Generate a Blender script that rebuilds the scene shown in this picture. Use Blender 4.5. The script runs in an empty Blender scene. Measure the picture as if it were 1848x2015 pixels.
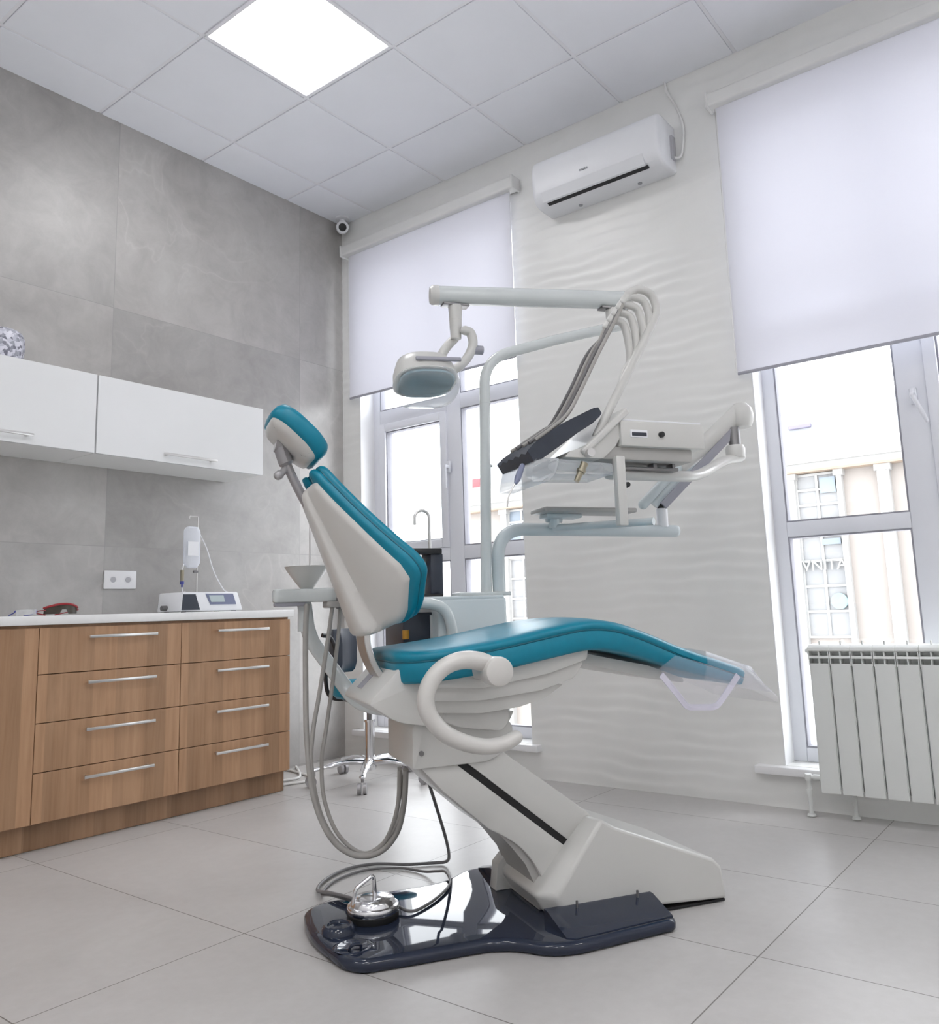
import bpy, bmesh, math, random
from mathutils import Vector, Matrix
V = Vector
C = bpy.context.scene.collection
PI = math.pi
rnd = random.Random(7)

# ------------------------------------------------------------------ materials
def mat(name, col, rough=.5, metal=0, coat=0, spec=.5, coat_r=.05, **kw):
    m = bpy.data.materials.new(name); m.use_nodes = True
    b = m.node_tree.nodes['Principled BSDF']
    b.inputs['Base Color'].default_value = (*col, 1)
    b.inputs['Roughness'].default_value = rough
    b.inputs['Metallic'].default_value = metal
    b.inputs['Coat Weight'].default_value = coat
    b.inputs['Coat Roughness'].default_value = coat_r
    b.inputs['Specular IOR Level'].default_value = spec
    for k, v in kw.items(): b.inputs[k.replace('_', ' ')].default_value = v
    m['b'] = 1
    return m

class NT:
    """small helper to wire nodes"""
    def __init__(s, m): s.t = m.node_tree; s.b = s.t.nodes['Principled BSDF']
    def n(s, typ, **kw):
        x = s.t.nodes.new(typ)
        for k, v in kw.items():
            if isinstance(k, str) and hasattr(x, k): setattr(x, k, v)
        return x
    def l(s, a, b): s.t.links.new(a, b)
    def math(s, op, a, b=None, c=None):
        x = s.t.nodes.new('ShaderNodeMath'); x.operation = op
        for i, v in enumerate((a, b, c)):
            if v is None: continue
            if hasattr(v, 'is_linked') or hasattr(v, 'links'): s.l(v, x.inputs[i])
            else: x.inputs[i].default_value = v
        return x.outputs[0]
    def ramp(s, fac, stops, interp='LINEAR'):
        x = s.t.nodes.new('ShaderNodeValToRGB'); s.l(fac, x.inputs[0]); x.color_ramp.interpolation = interp
        e = x.color_ramp.elements
        e[0].position, e[0].color = stops[0][0], (*stops[0][1], 1)
        e[1].position, e[1].color = stops[-1][0], (*stops[-1][1], 1)
        for p, c in stops[1:-1]:
            k = e.new(p); k.color = (*c, 1)
        return x.outputs[0]
    def mix(s, fac, a, b, blend='MIX'):
        x = s.t.nodes.new('ShaderNodeMix'); x.data_type = 'RGBA'; x.blend_type = blend
        for i, v in ((0, fac), (6, a), (7, b)):
            if hasattr(v, 'links'): s.l(v, x.inputs[i])
            elif i == 0: x.inputs[0].default_value = v
            else: x.inputs[i].default_value = (*v, 1)
        return x.outputs[2]
    def noise(s, scale, detail=4, rough=.55, vec=None, dist=0):
        x = s.t.nodes.new('ShaderNodeTexNoise'); x.inputs['Scale'].default_value = scale
        x.inputs['Detail'].default_value = detail; x.inputs['Roughness'].default_value = rough
        x.inputs['Distortion'].default_value = dist
        if vec is not None: s.l(vec, x.inputs['Vector'])
        return x.outputs[0]
    def objco(s):
        return s.t.nodes.new('ShaderNodeTexCoord').outputs['Object']
    def xyz(s, vec):
        x = s.t.nodes.new('ShaderNodeSeparateXYZ'); s.l(vec, x.inputs[0]); return x.outputs
    def comb(s, a, b, c):
        x = s.t.nodes.new('ShaderNodeCombineXYZ')
        for i, v in enumerate((a, b, c)):
            if hasattr(v, 'links'): s.l(v, x.inputs[i])
            else: x.inputs[i].default_value = v
        return x.outputs[0]
    def white(s, vec):
        x = s.t.nodes.new('ShaderNodeTexWhiteNoise'); x.noise_dimensions = '3D'; s.l(vec, x.inputs[0]); return x.outputs[0]

def stone_material():
    m = mat('grey_stone_tile', (.4, .39, .38), .42, spec=1.0, coat=.35, coat_r=.36); k = NT(m)
    co = k.objco(); x, y, z = k.xyz(co)
    ux = k.math('DIVIDE', k.math('ADD', x, .36 + 24), 1.2); uz = k.math('DIVIDE', k.math('ADD', z, 12 - .01), 1.2)
    cell = k.comb(k.math('FLOOR', ux), 0, k.math('FLOOR', uz)); rv = k.white(cell)
    sh = k.n('ShaderNodeVectorMath', operation='MULTIPLY_ADD')
    k.l(cell, sh.inputs[0]); sh.inputs[1].default_value = (3.7, 1, 5.3); k.l(co, sh.inputs[2])
    p = sh.outputs[0]
    n1 = k.noise(1.5, 7, .66, p, .9); n2 = k.noise(6, 7, .7, p, .6)
    base = k.ramp(n1, [(.3, (.29, .275, .262)), (.5, (.375, .36, .347)), (.72, (.46, .45, .438))])
    base = k.mix(.35, base, k.ramp(n2, [(.3, (.26, .25, .24)), (.7, (.52, .505, .49))]))
    v = k.noise(1.9, 3, .55, p, .7)
    vein = k.math('ABSOLUTE', k.math('SUBTRACT', v, .5))
    vm = k.ramp(vein, [(0, (1, 1, 1)), (.007, (.4, .4, .4)), (.022, (0, 0, 0))])
    patch = k.ramp(k.noise(1.3, 2, .5, p), [(.48, (0, 0, 0)), (.62, (1, 1, 1))])
    vf = k.mix(1, vm, patch, 'MULTIPLY')
    f = k.n('ShaderNodeRGBToBW'); k.l(vf, f.inputs[0])
    base = k.mix(k.math('MULTIPLY', f.outputs[0], .26), base, (.60, .58, .56))
    tone = k.n('ShaderNodeMapRange'); k.l(rv, tone.inputs[0]); tone.inputs[3].default_value = .86; tone.inputs[4].default_value = 1.08
    tv = k.comb(tone.outputs[0], tone.outputs[0], tone.outputs[0])
    base = k.mix(1, base, tv, 'MULTIPLY')
    jx = k.math('PINGPONG', ux, .5); jz = k.math('PINGPONG', uz, .5)
    j = k.math('LESS_THAN', k.math('MINIMUM', jx, jz), .0013)
    base = k.mix(j, base, (.3, .29, .28))
    k.l(base, k.b.inputs['Base Color'])
    return m

def floor_material():
    m = mat('floor_porcelain_tile', (.4, .39, .38), .3, spec=.28); k = NT(m)
    co = k.objco(); x, y, z = k.xyz(co)
    ux = k.math('DIVIDE', k.math('ADD', x, 12.31), .6); uy = k.math('DIVIDE', k.math('ADD', y, 24.64), 1.2)
    cell = k.comb(k.math('FLOOR', ux), k.math('FLOOR', uy), 0); rv = k.white(cell)
    n1 = k.noise(2.2, 5, .6, co, .8); n2 = k.noise(30, 3, .6, co)
    base = k.ramp(n1, [(.3, (.45, .434, .424)), (.7, (.522, .506, .496))])
    base = k.mix(.25, base, k.ramp(n2, [(.3, (.43, .414, .404)), (.7, (.545, .53, .52))]))
    tone = k.n('ShaderNodeMapRange'); k.l(rv, tone.inputs[0]); tone.inputs[3].default_value = .96; tone.inputs[4].default_value = 1.03
    base = k.mix(1, base, k.comb(tone.outputs[0], tone.outputs[0], tone.outputs[0]), 'MULTIPLY')
    jx = k.math('MULTIPLY', k.math('PINGPONG', ux, .5), .6); jy = k.math('MULTIPLY', k.math('PINGPONG', uy, .5), 1.2)
    j = k.math('LESS_THAN', k.math('MINIMUM', jx, jy), .0016)
    base = k.mix(j, base, (.16, .145, .135))
    k.l(base, k.b.inputs['Base Color'])
    k.l(k.math('MULTIPLY_ADD', n2, .06, .31), k.b.inputs['Roughness'])
    return m

def wood_material(name, tint=1.0):
    m = mat(name, (.4, .25, .15), .45); k = NT(m)
    co = k.objco(); x, y, z = k.xyz(co)
    hx = k.math('ADD', x, y)
    wob = k.noise(1, 2, .5, k.comb(k.math('MULTIPLY', hx, 23), 0, 0))
    st = k.math('FLOOR', k.math('DIVIDE', k.math('ADD', hx, k.math('MULTIPLY', wob, .09)), .047))
    rv = k.white(k.comb(st, 2, 5))
    g = k.noise(1, 7, .65, k.comb(k.math('MULTIPLY', hx, 60), 0, k.math('MULTIPLY', z, 3.2)), .5)
    g2 = k.noise(1, 3, .5, k.comb(k.math('MULTIPLY', hx, 9), 3, k.math('MULTIPLY', z, .9)), 1.0)
    c = k.ramp(g, [(.25, (.30, .158, .078)), (.5, (.42, .243, .135)), (.78, (.52, .320, .190))])
    c = k.mix(.45, c, k.ramp(g2, [(.3, (.31, .17, .088)), (.7, (.54, .335, .20))]))
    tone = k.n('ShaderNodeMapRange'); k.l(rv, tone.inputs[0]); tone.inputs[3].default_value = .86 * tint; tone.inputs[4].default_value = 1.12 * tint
    c = k.mix(1, c, k.comb(tone.outputs[0], tone.outputs[0], tone.outputs[0]), 'MULTIPLY')
    k.l(c, k.b.inputs['Base Color'])
    return m

def subtle(name, col, rough=.5, scale=12, amt=.05, **kw):
    """a plain paint or plastic with a faint procedural mottling"""
    m = mat(name, col, rough, **kw); k = NT(m)
    n = k.noise(scale, 3, .5, k.objco())
    c = k.ramp(n, [(.3, tuple(v * (1 - amt) for v in col)), (.7, tuple(min(1, v * (1 + amt)) for v in col))])
    k.l(c, k.b.inputs['Base Color'])
    return m

def glass_material(name, tint=(1, 1, 1), refl=.08):
    m = bpy.data.materials.new(name); m.use_nodes = True; t = m.node_tree; t.nodes.clear()
    o = t.nodes.new('ShaderNodeOutputMaterial'); a = t.nodes.new('ShaderNodeBsdfTransparent'); g = t.nodes.new('ShaderNodeBsdfGlossy')
    a.inputs[0].default_value = (*tint, 1); g.inputs['Roughness'].default_value = .02
    mx = t.nodes.new('ShaderNodeMixShader'); fr = t.nodes.new('ShaderNodeLayerWeight'); fr.inputs[0].default_value = .5
    pw = t.nodes.new('ShaderNodeMath'); pw.operation = 'POWER'; pw.inputs[1].default_value = 5
    ml = t.nodes.new('ShaderNodeMath'); ml.operation = 'MULTIPLY_ADD'; ml.inputs[1].default_value = .9; ml.inputs[2].default_value = refl / 2
    ml.use_clamp = True
    t.links.new(fr.outputs['Facing'], pw.inputs[0]); t.links.new(pw.outputs[0], ml.inputs[0]); t.links.new(ml.outputs[0], mx.inputs[0])
    t.links.new(a.outputs[0], mx.inputs[1]); t.links.new(g.outputs[0], mx.inputs[2]); t.links.new(mx.outputs[0], o.inputs[0])
    return m

def clear_plastic(name, tint, dens, edge=.75):
    """thin clear sheet: part transparent, part milky"""
    m = bpy.data.materials.new(name); m.use_nodes = True; t = m.node_tree; t.nodes.clear()
    o = t.nodes.new('ShaderNodeOutputMaterial'); a = t.nodes.new('ShaderNodeBsdfTransparent')
    p = t.nodes.new('ShaderNodeBsdfPrincipled'); p.inputs['Base Color'].default_value = (*tint, 1); p.inputs['Roughness'].default_value = .12
    mx = t.nodes.new('ShaderNodeMixShader'); lw = t.nodes.new('ShaderNodeLayerWeight'); lw.inputs[0].default_value = .35
    ad = t.nodes.new('ShaderNodeMath'); ad.operation = 'MULTIPLY_ADD'; ad.inputs[1].default_value = edge; ad.inputs[2].default_value = dens; ad.use_clamp = True
    t.links.new(lw.outputs['Facing'], ad.inputs[0]); t.links.new(ad.outputs[0], mx.inputs[0])
    t.links.new(a.outputs[0], mx.inputs[1]); t.links.new(p.outputs[0], mx.inputs[2]); t.links.new(mx.outputs[0], o.inputs[0])
    return m

def blind_material():
    m = bpy.data.materials.new('white_blind_fabric'); m.use_nodes = True; t = m.node_tree; t.nodes.clear()
    o = t.nodes.new('ShaderNodeOutputMaterial'); d = t.nodes.new('ShaderNodeBsdfDiffuse'); tr = t.nodes.new('ShaderNodeBsdfTranslucent')
    d.inputs[0].default_value = (.84, .84, .87, 1); tr.inputs[0].default_value = (.84, .84, .89, 1)
    mx = t.nodes.new('ShaderNodeMixShader'); mx.inputs[0].default_value = .42
    w = t.nodes.new('ShaderNodeTexNoise'); w.inputs['Scale'].default_value = 900
    bp = t.nodes.new('ShaderNodeBump'); bp.inputs['Strength'].default_value = .04; t.links.new(w.outputs[0], bp.inputs['Height'])
    t.links.new(bp.outputs[0], d.inputs['Normal'])
    t.links.new(d.outputs[0], mx.inputs[1]); t.links.new(tr.outputs[0], mx.inputs[2]); t.links.new(mx.outputs[0], o.inputs[0])
    return m

def lamp_material(name, col, s):
    m = bpy.data.materials.new(name); m.use_nodes = True; b = m.node_tree.nodes['Principled BSDF']
    b.inputs['Base Color'].default_value = (.9, .9, .9, 1)
    b.inputs['Emission Color'].default_value = (*col, 1); b.inputs['Emission Strength'].default_value = s
    return m

M = dict(
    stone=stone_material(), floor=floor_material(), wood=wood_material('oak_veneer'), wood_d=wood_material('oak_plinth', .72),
    wave=subtle('white_wave_tile', (.80, .80, .785), .34, 5, .015), plaster=subtle('white_plaster', (.90, .90, .90), .8, 6, .02),
    ceil=subtle('white_ceiling_tile', (.90, .915, .965), .75, 4, .012), tbar=subtle('white_ceiling_grid', (.88, .88, .92), .5, 9, .01),
    tgap=subtle('shadow_gap_grey', (.3, .3, .32), .8, 9, .02),
    pvc=subtle('white_window_plastic', (.74, .75, .80), .3, 8, .01), gasket=subtle('grey_gasket', (.3, .3, .34), .6, 20, .05),
    sill=subtle('white_sill', (.82, .82, .83), .3, 8, .01), glass=glass_material('window_glass'), blind=blind_material(),
    hem=subtle('grey_hem_bar', (.36, .36, .41), .4, 20, .03), cass=subtle('white_cassette', (.76, .76, .75), .4, 9, .01),
    enamel=subtle('warm_white_enamel', (.60, .595, .575), .3, 5, .012, coat=.15), enamel2=subtle('chair_white_shell', (.63, .615, .59), .3, 5, .012, coat=.2),
    enamel_g=subtle('grey_white_metal', (.62, .655, .655), .25, 6, .015, coat=.5), enamel_b=subtle('cool_white_housing', (.60, .655, .675), .35, 5, .015, coat=.3),
    under=subtle('grey_underside', (.42, .41, .395), .4, 6, .03),
    teal=subtle('teal_vinyl', (.001, .205, .31), .36, 40, .05, spec=.4), teal_d=subtle('teal_welt', (.002, .12, .18), .4, 40, .05),
    navy=subtle('glossy_navy_plastic', (.020, .027, .048), .035, 8, .03, spec=.5), navy_m=subtle('navy_soft_plastic', (.03, .037, .055), .4, 20, .08),
    black=subtle('black_plastic', (.012, .012, .014), .35, 20, .1), rubber=subtle('black_rubber', (.008, .008, .009), .7, 20, .1),
    chrome=mat('chrome', (.78, .78, .80), .12, 1), steel=mat('brushed_steel', (.60, .585, .57), .28, 1), silver=mat('satin_silver', (.70, .69, .68), .33, 1),
    gun=mat('dark_metal', (.25, .245, .25), .35, 1), castg=subtle('grey_cast_metal', (.38, .37, .38), .35, 12, .05, metal=.4),
    hose=subtle('grey_rubber_hose', (.36, .345, .325), .45, 30, .05), hose_d=subtle('dark_grey_hose', (.16, .155, .16), .45, 30, .05),
    white=subtle('white_gloss_laminate', (.80, .81, .82), .2, 4, .01), whitem=subtle('white_matt_laminate', (.72, .72, .71), .5, 4, .01),
    quartz=subtle('white_quartz', (.82, .82, .82), .25, 60, .015), plast=subtle('white_abs_plastic', (.80, .81, .84), .35, 7, .008),
    plast_b=subtle('white_socket_plastic', (.84, .84, .86), .35, 9, .01), hole=subtle('socket_grey', (.45, .45, .48), .6, 20, .03),
    dark=subtle('dark_slot', (.015, .015, .018), .6, 20, .1), logo=subtle('grey_logo_print', (.33, .34, .37), .5, 30, .02),
    radi=subtle('radiator_white', (.70, .715, .70), .35, 6, .01), led=lamp_material('led_panel_light', (1, .99, .985), 7.4),
    clear=clear_plastic('clear_acrylic', (.78, .80, .83), .22, .5), sleeve=clear_plastic('clear_film', (.80, .79, .90), .05, .4), sleeve_e=clear_plastic('film_edge', (.85, .83, .95), .62),
    lens=clear_plastic('lamp_shield', (.82, .85, .86), .10), refl=subtle('blue_reflector', (.22, .38, .46), .15, 14, .1, metal=.35),
    bag=clear_plastic('drip_bag', (.82, .85, .92), .45), blue=subtle('blue_plastic', (.05, .06, .28), .35, 20, .05), red=subtle('red_plastic', (.30, .012, .02), .3, 20, .05),
    lensd=subtle('dark_amber_lens', (.05, .04, .03), .15, 20, .05), lcd=subtle('pale_lcd', (.50, .58, .60), .2, 20, .02), panelb=subtle('blue_grey_panel', (.20, .22, .33), .3, 20, .04),
    orange=subtle('orange_plastic', (.55, .27, .03), .4, 20, .04), brass=mat('aged_brass', (.32, .29, .22), .4, .8),
    cream=subtle('cream_render', (0.262, 0.250, 0.237), .9, .6, .02), pink=subtle('pale_brick', (0.266, 0.240, 0.222), .9, 3, .03), trimw=subtle('white_stone_trim', (0.323, 0.319, 0.312), .9, 1, .01),
    shopg=subtle('street_glass', (0.200, 0.200, 0.203), .3, .9, .12), shopb=subtle('street_blue_glass', (0.156, 0.187, 0.225), .3, .9, .15), peach=subtle('peach_soffit', (0.268, 0.206, 0.156), .9, 2, .02),
    roofm=subtle('roof_metal', (0.243, 0.250, 0.268), .7, .5, .04), violet=subtle('violet_metal', (.16, .145, .21), .7, 3, .05), redp=subtle('faded_red_paint', (.26, .075, .085), .7, 3, .05), teals=subtle('pale_teal_paint', (.18, .26, .28), .7, 3, .05),
    street=subtle('pavement', (.80, .79, .78), .95, .3, .05),
)
def pot_material():
    m = mat('mosaic_ceramic', (.6, .6, .65), .35); k = NT(m)
    v = k.n('ShaderNodeTexVoronoi'); v.inputs['Scale'].default_value = 75; k.l(k.objco(), v.inputs['Vector'])
    c = k.ramp(v.outputs['Color'], [(.2, (.20, .20, .25)), (.45, (.42, .43, .50)), (.75, (.74, .74, .82))])
    k.l(c, k.b.inputs['Base Color']); return m
M['pot'] = pot_material()

# ------------------------------------------------------------------ mesh helpers
def NB(): return bmesh.new()

def _bev(bm, geom_edges, b, seg):
    if b > 0 and geom_edges:
        bmesh.ops.bevel(bm, geom=geom_edges, offset=b, segments=seg, profile=.5, affect='EDGES', clamp_overlap=True)

def merge(dst, src, mtx=None):
    me = bpy.data.meshes.new('tmp'); src.to_mesh(me); src.free()
    if mtx is not None: me.transform(mtx)
    dst.from_mesh(me); bpy.data.meshes.remove(me)

def box(bm, x0, x1, y0, y1, z0, z1, b=0, seg=2, mtx=None):
    t = NB(); bmesh.ops.create_cube(t, size=1)
    for v in t.verts:
        v.co = V(((x0 + x1) / 2 + v.co.x * (x1 - x0), (y0 + y1) / 2 + v.co.y * (y1 - y0), (z0 + z1) / 2 + v.co.z * (z1 - z0)))
    _bev(t, t.edges[:], b, seg); merge(bm, t, mtx)

def prism(bm, pts, axis, a0, a1, b=0, seg=2, mtx=None):
    """polygon pts in the plane across `axis`, pushed from a0 to a1; pts are (x,z) for y, (y,z) for x, (x,y) for z"""
    def P(p, a):
        return V((p[0], a, p[1])) if axis == 'y' else V((a, p[0], p[1])) if axis == 'x' else V((p[0], p[1], a))
    t = NB(); A = [t.verts.new(P(p, a0)) for p in pts]; B = [t.verts.new(P(p, a1)) for p in pts]; n = len(pts)
    t.faces.new(A); t.faces.new(B[::-1])
    for i in range(n): t.faces.new((A[i], B[i], B[(i + 1) % n], A[(i + 1) % n]))
    bmesh.ops.recalc_face_normals(t, faces=t.faces[:])
    if b > 0:
        ed = [e for e in t.edges if len(e.link_faces) == 2 and e.calc_face_angle(0) > .35]
        _bev(t, ed, b, seg)
    merge(bm, t, mtx)

def loft(bm, rings, cap=True, mtx=None):
    t = NB(); R = [[t.verts.new(p) for p in r] for r in rings]; n = len(rings[0])
    for a, b in zip(R, R[1:]):
        for i in range(n): t.faces.new((a[i], a[(i + 1) % n], b[(i + 1) % n], b[i]))
    if cap: t.faces.new(R[0][::-1]); t.faces.new(R[-1])
    bmesh.ops.recalc_face_normals(t, faces=t.faces[:]); merge(bm, t, mtx)

def spline(pts, n=10):
    """Catmull-Rom through the points"""
    P = [V(p) for p in pts]; out = []
    for i in range(len(P) - 1):
        p0 = P[i - 1] if i else P[0] * 2 - P[1]; p1, p2 = P[i], P[i + 1]; p3 = P[i + 2] if i + 2 < len(P) else P[-1] * 2 - P[-2]
        for k in range(n):
            t = k / n
            out.append(.5 * ((2 * p1) + (p2 - p0) * t + (2 * p0 - 5 * p1 + 4 * p2 - p3) * t * t + (3 * p1 - p0 - 3 * p2 + p3) * t ** 3))
    out.append(P[-1]); return out

def fillet(pts, r, n=8):
    """polyline with rounded corners"""
    P = [V(p) for p in pts]; out = [P[0]]
    for i in range(1, len(P) - 1):
        a, b, c = P[i - 1], P[i], P[i + 1]; rr = r[i - 1] if isinstance(r, (list, tuple)) else r
        d1, d2 = (a - b), (c - b); rr = min(rr, d1.length * .49, d2.length * .49)
        s, e = b + d1.normalized() * rr, b + d2.normalized() * rr
        for k in range(n + 1):
            t = k / n; out.append((1 - t) ** 2 * s + 2 * t * (1 - t) * b + t * t * e)
    out.append(P[-1]); return out

def tube(bm, pts, r, n=12, flat=1.0, up=None, mtx=None, round_end=False):
    P = [V(p) for p in pts]; m = len(P)
    rad = r if isinstance(r, (list, tuple)) else [r] * m
    if len(rad) != m: rad = [rad[min(len(rad) - 1, int(i * len(rad) / m))] for i in range(m)]
    T = [(P[min(i + 1, m - 1)] - P[max(i - 1, 0)]).normalized() for i in range(m)]
    u = V(up) if up else (V((0, 0, 1)) if abs(T[0].z) < .9 else V((1, 0, 0)))
    u = (u - T[0] * u.dot(T[0])).normalized(); rings = []
    for i in range(m):
        u = (u - T[i] * u.dot(T[i])).normalized(); w = T[i].cross(u)
        rings.append([P[i] + (u * math.cos(a) * flat + w * math.sin(a)) * rad[i] for a in [2 * PI * k / n for k in range(n)]])
    if round_end:
        for end in (0, -1):
            c, d, R0 = P[end], (T[end] if end else -T[0]), rings[end]
            add = []
            for q in (.35, .65, .87, .98):
                add.append([c + (p - c) * math.sqrt(1 - q * q) + d * rad[end] * q for p in R0])
            if end: rings = rings + add
            else: rings = add[::-1] + rings
    loft(bm, rings, True, mtx)

def lathe(bm, prof, n=32, mtx=None, origin=(0, 0, 0)):
    """profile (r,z) revolved about z"""
    o = V(origin); t = NB(); R = []
    for r, z in prof: R.append([t.verts.new(o + V((max(r, 1e-5) * math.cos(2 * PI * k / n), max(r, 1e-5) * math.sin(2 * PI * k / n), z))) for k in range(n)])
    for a, b in zip(R, R[1:]):
        for i in range(n): t.faces.new((a[i], a[(i + 1) % n], b[(i + 1) % n], b[i]))
    t.faces.new(R[0][::-1]); t.faces.new(R[-1]); bmesh.ops.remove_doubles(t, verts=t.verts[:], dist=2e-5)
    bmesh.ops.recalc_face_normals(t, faces=t.faces[:]); merge(bm, t, mtx)

def rpoly(pts, r, n=6):
    """closed 2-D polygon with rounded corners; r one radius or one per corner"""
    out = []; m = len(pts)
    for i in range(m):
        a, b, c = V(pts[i - 1]), V(pts[i]), V(pts[(i + 1) % m]); rr = r[i] if isinstance(r, (list, tuple)) else r
        d1, d2 = a - b, c - b; rr = min(rr, d1.length * .48, d2.length * .48); s, e = b + d1.normalized() * rr, b + d2.normalized() * rr
        for k in range(n + 1):
            t = k / n; p = (1 - t) ** 2 * s + 2 * t * (1 - t) * b + t * t * e; out.append((p.x, p.y))
    return out

def resample(poly, step):
    out = []; m = len(poly)
    for i in range(m):
        a, b = V(poly[i]), V(poly[(i + 1) % m]); L = (b - a).length; k = max(1, int(L / step))
        for j in range(k):
            p = a.lerp(b, j / k); out.append((p.x, p.y))
    return out

def inset(poly, d):
    m = len(poly); out = []
    ar = sum(poly[i][0] * poly[(i + 1) % m][1] - poly[(i + 1) % m][0] * poly[i][1] for i in range(m)); s = 1 if ar > 0 else -1
    for i in range(m):
        a, b = V(poly[i - 1]), V(poly[(i + 1) % m]); t = (b - a)
        if t.length < 1e-9: out.append(poly[i]); continue
        t.normalize(); out.append((poly[i][0] - s * t.y * d, poly[i][1] + s * t.x * d))
    return out

def scaled(poly, f):
    cx = sum(p[0] for p in poly) / len(poly); cy = sum(p[1] for p in poly) / len(poly)
    return [(cx + (p[0] - cx) * f, cy + (p[1] - cy) * f) for p in poly]

def pad(bm, poly, rings, surf, cap_scales=(.8, .55, .3, .1)):
    """cushion: poly is its outline; rings = (inset, height); surf(u, v, h) -> 3-D point"""
    L = []
    b0 = inset(poly, rings[0][0])
    for f in cap_scales[::-1]: L.append([surf(p[0], p[1], rings[0][1]) for p in scaled(b0, f)])
    for d, h in rings: L.append([surf(p[0], p[1], h) for p in inset(poly, d)])
    t0 = inset(poly, rings[-1][0])
    for f in cap_scales: L.append([surf(p[0], p[1], rings[-1][1]) for p in scaled(t0, f)])
    loft(bm, L)

def obj(name, bm, m, parent=None, smooth=40, loc=None, rotz=0):
    me = bpy.data.meshes.new(name); bm.to_mesh(me); bm.free(); me.materials.append(m)
    if smooth:
        me.polygons.foreach_set('use_smooth', [True] * len(me.polygons))
        me.set_sharp_from_angle(angle=math.radians(smooth))
    o = bpy.data.objects.new(name, me); C.objects.link(o)
    if parent is not None: o.parent = parent
    if loc: o.location = loc
    if rotz: o.rotation_euler.z = rotz
    return o

def each(name, items, build, m, parent, smooth=40):
    """one mesh object per item, all of one name"""
    out = []
    for it_ in items:
        b = NB(); build(b, it_); out.append(obj(name, b, m, parent, smooth))
    return out

def tag(o, label, cat, group=None):
    o['label'] = label; o['category'] = cat
    if group: o['group'] = group
    return o
def thing(name, label, cat, loc=(0, 0, 0), rotz=0, group=None):
    o = bpy.data.objects.new(name, None); C.objects.link(o); o.location = loc; o.rotation_euler = (0, 0, rotz); o.empty_display_size = .1
    return tag(o, label, cat, group)
def struct(o): o['kind'] = 'structure'; return o
def dup(root, loc, label, group=None):
    r = root.copy(); C.objects.link(r); r.location = loc; r['label'] = label
    if group: r['group'] = group
    for ch in root.children:
        c = ch.copy(); C.objects.link(c); c.parent = r
        for g in ch.children:
            d = g.copy(); C.objects.link(d); d.parent = c
    return r

# ------------------------------------------------------------------ room shell
H = 3.417
XB, YB = -5.0, -5.7        # the two walls behind the camera
W1 = (-1.375, -.154, .17, 3.12); W2 = (-3.92, -2.64, .17, 3.12)   # window openings in the wall at x = 0: y0, y1, z0, z1

b = NB(); box(b, XB, .3, YB, .2, -.2, 0); struct(obj('floor', b, M['floor'], smooth=0))
b = NB(); box(b, XB, 0, 0, .2, 0, H + .15); struct(obj('wall_left', b, M['stone'], smooth=0))
b = NB(); box(b, XB - .2, XB, YB, .2, 0, H + .15); struct(obj('wall_back', b, M['plaster'], smooth=0))
b = NB(); box(b, XB, .3, YB - .2, YB, 0, H + .15); struct(obj('wall_front', b, M['plaster'], smooth=0))

# window wall: solid pieces round the two openings, faced with wavy relief tiles
def wave(y, z):
    s = .012 * math.sin(y * 4.3 + 1.9 * math.sin(z * 2.3 + .6 * y)) + .007 * math.sin(y * 12.7 + 2.1 * math.sin(z * 11.0)) + .004 * math.sin(y * 27 + z * 31)
    f = ((z + s) / .060) % 1.0
    a = .0016 * (1 + .5 * math.sin(y * 6.3 + z * 17.0) + .3 * math.sin(y * 2.1 - z * 5.0))
    f = f / .72 if f < .72 else (1 - f) / .28
    return a * f * f * (3 - 2 * f)
b = NB(); e = .0005
ys = [YB, W2[0], W2[1], W1[0], W1[1], .2]
for i, (y0, y1) in enumerate(zip(ys, ys[1:])):
    if i in (1, 3):
        w = W2 if i == 1 else W1
        box(b, e, .3, y0, y1, 0, w[2]); box(b, e, .3, y0, y1, w[3], H + .15)
    else: box(b, e, .3, y0, y1, 0, H + .15)
def wave_patch(bm, y0, y1, z0, z1, dy=.03, dz=.0082):
    ny, nz = max(1, round((y1 - y0) / dy)), max(1, round((z1 - z0) / dz)); g = []
    for i in range(ny + 1):
        y = y0 + (y1 - y0) * i / ny
        g.append([bm.verts.new((-wave(y, z0 + (z1 - z0) * k / nz), y, z0 + (z1 - z0) * k / nz)) for k in range(nz + 1)])
    for i in range(ny):
        for k in range(nz): bm.faces.new((g[i][k], g[i][k + 1], g[i + 1][k + 1], g[i + 1][k]))
wave_patch(b, W2[1], W1[0], 0, H); wave_patch(b, W1[1], 0, 0, H); wave_patch(b, W1[0], W1[1], 0, W1[2]); wave_patch(b, W2[0], W2[1], 0, W2[2])
wave_patch(b, W1[0], W1[1], W1[3], H); wave_patch(b, W2[0], W2[1], W2[3], H); wave_patch(b, YB, W2[0], 0, H, .12)
struct(obj('wall_right', b, M['wave'], smooth=60))

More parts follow.
